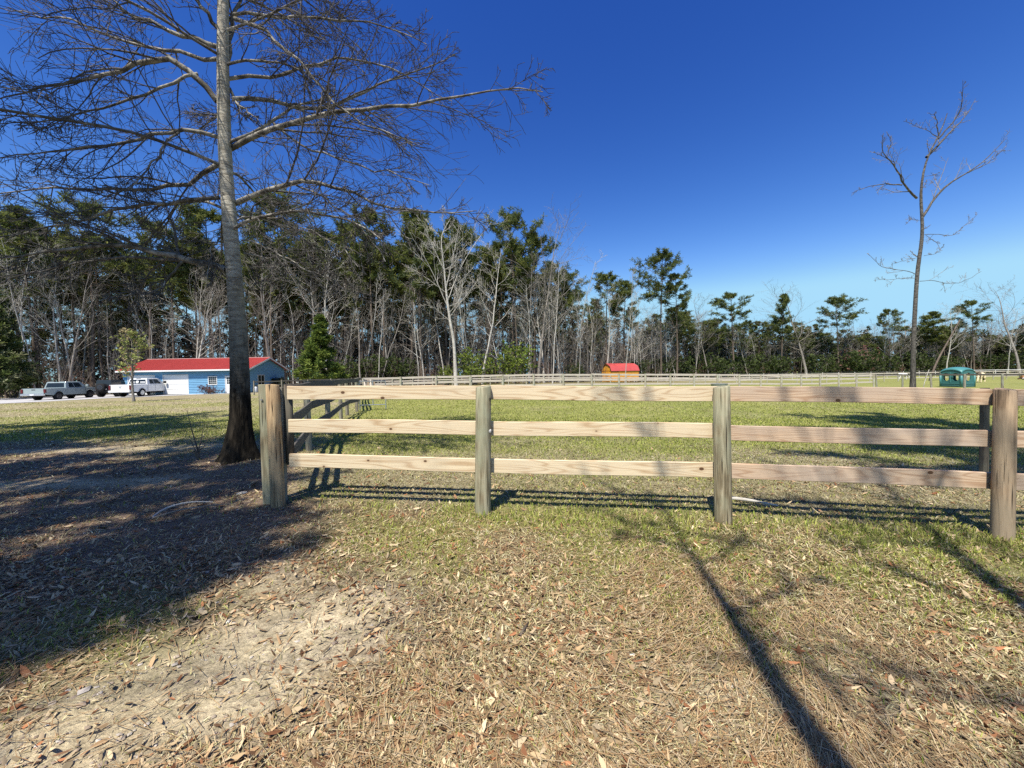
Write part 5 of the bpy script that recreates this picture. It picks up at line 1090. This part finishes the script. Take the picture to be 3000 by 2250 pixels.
for s_ in (-1, 1):
    for root, pts in ((3, [(.50, s_ * .16, .16), (.78, s_ * .18, .12), (.60, s_ * .22, .05)]), (0, [(-.40, s_ * .2, .18), (-.12, s_ * .30, .14), (-.38, s_ * .34, .05)])):
        p = root
        for q, r3 in zip(pts, (.10, .06, .045)): V.append(q); rr2.append(r3); E.append((p, len(V) - 1)); p = len(V) - 1
skin_body('body', V, E, rr2, mp_, t, 1); t.scale = (1.3,) * 3
# ================================================================ ground cover
rng = np.random.default_rng(99)
def scatter(n, y0, y1, spread=1.55):
    y = np.exp(rng.uniform(math.log(y0), math.log(y1), n)); x = y * rng.uniform(-spread, spread, n); return x, y
def jit(col, n, v=.25):
    c_ = np.asarray(col)[None] * rng.uniform(1 - v, 1 + v, (n, 1)) * rng.uniform(.93, 1.07, (n, 3)); return c_
GRN = np.array([(.28, .32, .06), (.35, .37, .08), (.20, .26, .045), (.42, .42, .12)]); DRY = np.array([(.54, .47, .24), (.62, .56, .31), (.40, .33, .16), (.68, .63, .40), (.48, .43, .20), (.33, .26, .13)])
def blades(n, y0, y1, lmul=1.0):
    x, y = scatter(n, y0, y1); gr, lawn, dirt, sand, pad = zones(x, y); n0 = vnoise(x, y, 6.0, 51)
    dens = np.maximum.reduce([gr * 1.0, pad * .8, lawn * .85, np.full(n, .55)]) * (1 - .9 * sand) * (1 - .75 * dirt) * (.55 + .7 * n0)
    k = rng.random(n) < dens; x, y, gr, pad, lawn = x[k], y[k], gr[k], pad[k], lawn[k]; n = len(x)
    g_ = rng.random(n) < gr * .85 + .05
    tilt = np.where(g_, rng.uniform(.15, .95, n), rng.uniform(.75, 1.5, n)); az = rng.uniform(0, 6.283, n)
    ln = (np.where(g_, rng.uniform(.022, .055, n), rng.uniform(.025, .065, n)) + .0016 * y) * lmul * (1 + .7 * sst(.5, .1, np.abs(y - np.interp(x, FENCE_X, FENCE_Y))) * g_)
    w = .0009 + .0007 * y * (1 - .35 * sst(10, 25, y))
    d = np.stack([np.cos(az) * np.sin(tilt), np.sin(az) * np.sin(tilt), np.cos(tilt)], 1); s_ = np.stack([-np.sin(az + rng.normal(0, .5, n)), np.cos(az + rng.normal(0, .5, n)), rng.normal(0, .25, n)], 1) * w[:, None]
    o = np.stack([x, y, G(x, y) + .002], 1); mid = o + d * (ln * .55)[:, None]; tip = o + d * ln[:, None]; tip[:, 2] -= ln * .22
    V = np.stack([o - s_, o + s_, mid + s_ * .8, tip, mid - s_ * .8], 1).reshape(-1, 3); V[:, 2] = np.maximum(V[:, 2], np.repeat(o[:, 2], 5) - .004)
    idx = np.arange(n * 5).reshape(n, 5); c_ = np.where(g_[:, None], GRN[rng.integers(0, 4, n)], DRY[rng.integers(0, 6, n)] * (1 - .30 * pad[:, None])) * rng.uniform(.55, 1.2, (n, 1))
    return mesh_np('grass', V, [idx[:, [0, 1, 2, 4]], idx[:, [4, 2, 3]]], False, np.repeat(c_, 5, 0))
tag(obj('grass', blades(440000, 1.15, 13)), 'dry straw and short green grass on the near ground on both sides of the fence', 'grass', None, 'stuff').data.materials.append(m_leaf)
tag(obj('grass', blades(95000, 13, 32, .9)), 'green and straw coloured turf of the paddock and lawn further away', 'grass', None, 'stuff').data.materials.append(m_leaf)
def leaves(n):
    x, y = scatter(n, 1.1, 11); gr, lawn, dirt, sand, pad = zones(x, y)
    dens = (1 - .72 * np.maximum(gr, lawn)) * (1 - .88 * sand) * (1 - .8 * pad * sst(5.5, 7.5, y)) * (.25 + 1.1 * vnoise(x, y, 1.8, 61)) * (.35 + .65 * sst(4.5, 2.0, y))
    k = rng.random(n) < dens; x, y = x[k], y[k]; n = len(x)
    sz = np.minimum(rng.gamma(3.2, .0042, n), .034) * (1 + .09 * y); az = rng.uniform(0, 6.283, n); tl = rng.normal(0, .38, (n, 2)); cu = rng.uniform(-.5, .6, n)
    u_ = np.stack([np.cos(az), np.sin(az), tl[:, 0]], 1); v_ = np.stack([-np.sin(az), np.cos(az), tl[:, 1]], 1); up = np.array([0, 0, 1.])
    asp = rng.uniform(.16, .45, n)
    o = np.stack([x, y, G(x, y) + .005 + sz * .15], 1)
    def P(a, b_, h): return o + u_ * (sz * a)[:, None] + v_ * (sz * b_ * asp)[:, None] + up * (sz * h * cu)[:, None]
    V = np.stack([P(-1, .1, .5), P(-.35, .8, .35), P(.5, .65, .3), P(1.1, -.1, .6), P(.35, -.75, .3), P(-.5, -.7, .35)], 1).reshape(-1, 3)
    idx = np.arange(n * 6).reshape(n, 6)
    F4 = np.concatenate([idx[:, [0, 3, 2, 1]], idx[:, [0, 5, 4, 3]]]); F3 = np.zeros((0, 3), int)
    LC = np.array([(.50, .36, .20), (.60, .46, .28), (.36, .23, .12), (.60, .47, .29), (.27, .15, .08), (.46, .31, .17), (.56, .44, .27), (.38, .17, .08)])
    c_ = LC[rng.integers(0, 8, n)] * (.35 + .85 * rng.random((n, 1)) ** 1.3); return mesh_np('leaf_litter', V, [F4, F3], False, np.repeat(c_, 6, 0))
tag(obj('leaf_litter', leaves(180000), m_litter), 'scattered dry tan and brown leaves on the near ground', 'leaves', None, 'stuff')
def needles_(n):
    x, y = scatter(n, 1.1, 7); gr, lawn, dirt, sand, pad = zones(x, y); dens = (1 - pad) * (1 - .6 * gr) * (1 - .85 * sand) * sst(.35, .75, fbm(x, y, 1.1, 71)) * (.22 + sst(.3, 1.4, x) * .7)
    k = rng.random(n) < dens; x, y = x[k], y[k]; n = len(x); az = rng.normal(0, .7, n) + 6.283 * vnoise(x, y, .6, 73); ln = rng.uniform(.05, .10, n); w = .0007 + .0004 * y
    d = np.stack([np.cos(az), np.sin(az), rng.normal(0, .15, n)], 1); s_ = np.stack([-np.sin(az), np.cos(az), 0 * az], 1) * w[:, None]; o = np.stack([x, y, G(x, y) + rng.uniform(.008, .03, n)], 1)
    b_ = s_ / w[:, None] * (ln * rng.normal(0, .12, n))[:, None]
    V = np.stack([o - d * ln[:, None] - s_, o - d * ln[:, None] + s_, o + b_ + s_, o + b_ - s_, o + d * ln[:, None]], 1).reshape(-1, 3); idx = np.arange(n * 5).reshape(n, 5)
    c_ = np.array([(.42, .28, .14), (.50, .37, .20), (.34, .21, .10), (.54, .42, .26)])[rng.integers(0, 4, n)] * rng.uniform(.5, 1.1, (n, 1))
    return mesh_np('pine_straw', V, [idx[:, [0, 1, 2, 3]], idx[:, [3, 2, 4]]], False, np.repeat(c_, 5, 0))
tag(obj('pine_straw', needles_(130000), m_litter), 'fallen orange-brown pine needles lying in swaths on the near ground', 'pine needles', None, 'stuff')
# pebbles and crumbs of earth on the dirt
def pebbles(n):
    x, y = scatter(n, 1.1, 10, 1.5); gr, lawn, dirt, sand, pad = zones(x, y); k = rng.random(n) < np.clip(dirt * .8 + sand * .9, 0, 1) * (1 - pad) + .02; x, y = x[k], y[k]; n = len(x)
    ico = np.array([(1, 0, 0), (0, 1, 0), (-1, 0, 0), (0, -1, 0), (.55, .55, .75), (-.5, -.4, .8)], float)
    IF = np.array([(0, 1, 4), (1, 2, 5), (1, 5, 4), (2, 3, 5), (3, 0, 4), (3, 4, 5)])
    sz = rng.gamma(2.2, .0020, n) * (1 + .10 * y); sc_ = rng.uniform(.6, 1.3, (n, 1, 3)) * [1, 1, .6]; V = ico[None] * sc_ * sz[:, None, None] * rng.uniform(.85, 1.15, (n, 6, 1)) + np.stack([x, y, G(x, y) + sz * .25], 1)[:, None]
    F_ = (IF[None] + 6 * np.arange(n)[:, None, None]).reshape(-1, 3); c_ = np.array([(.40, .33, .25), (.46, .41, .35), (.32, .25, .19), (.26, .20, .15)])[rng.integers(0, 4, n)] * rng.uniform(.8, 1.2, (n, 1))
    return mesh_np('pebbles', V.reshape(-1, 3), [F_], True, np.repeat(c_, 6, 0))
tag(obj('pebbles', pebbles(16000), m_litter), 'small pale stones and crumbs of earth on the bare dirt', 'pebbles', None, 'stuff')
# lone things lying on the ground
def stick(name, label, pts, r0, mat, cat='stick'):
    P = resample([(x, y, gz(x, y) + z) for x, y, z in pts], 10)[None]; tm = TM(); tm.add(P, np.linspace(r0, r0 * .35, 10)[None], 7)
    return tag(obj(name, tm.mesh(name), mat), label, cat)
stick('fallen_stick', 'long pale bent stick on the shaded dirt left of the corner post', [(-3.78, 3.98, .02), (-3.85, 4.2, .05), (-3.72, 4.38, .06), (-3.5, 4.44, .03)], .014, m_bark_pale)
stick('fallen_stick', 'second thinner stick crossing the bent one left of the corner post', [(-3.77, 3.97, .02), (-3.62, 4.1, .06), (-3.4, 4.28, .05), (-3.2, 4.4, .02)], .010, m_bark_grey)
stick('fallen_stick', 'dark twig lying on the sandy patch in the foreground', [(-.86, 2.15, .01), (-.80, 2.27, .02), (-.74, 2.33, .01)], .008, m_bark_pine)
stick('fallen_stick', 'curled brown piece of bark in the middle of the near ground', [(.02, 2.15, .01), (.05, 2.21, .02), (.07, 2.27, .01)], .011, m_bark_pine)
stick('fallen_branch', 'pale weathered branch lying across the fence shadow right of the middle post', [(2.45, 4.62, .02), (2.72, 4.45, .04), (2.98, 4.30, .02)], .028, m_bark_pale, 'branch')
for i, (x, y, sx, lb) in enumerate([(-3.1, 5.05, .06, 'pale flat stone in the shade left of the corner post'), (-3.45, 4.85, .045, 'smaller pale stone beside the bent stick'), (-1.75, 2.3, .018, 'white flat stone on the leaves at lower left'), (.62, 2.02, .014, 'white stone on the near ground in the middle')]):
    m = MB(); m.tube([(0, 0, -.01), (0, 0, .0), (0, 0, sx * .3), (0, 0, sx * .42)], [sx * .8, sx, sx * .8, sx * .3], 9); tag(m.build('stone', plain('pale_stone%d' % i, (.62, .58, .5), .8), None, True, loc=(x, y, gz(x, y)), rot=(.05, .1, i)), lb, 'stone').scale = (1.5, .8, 1)
sp_ = thing('tree_shoot', 'thin bare shoots growing beside the flared base of the big tree', 'shoots', (-5.75, 7.0, gz(-5.7, 7)))
for i, (a, l_) in enumerate(((.25, .9), (-.12, .6), (.5, .35), (-.4, .4))): MB().tube([(0, 0, 0), (-.02 * i, 0, .12), (-a * .5 * l_, .02, l_ * .55), (-a * l_, .05, l_)], [.022, .014, .008, .003], 5).build('shoot', m_bark_pine, sp_)
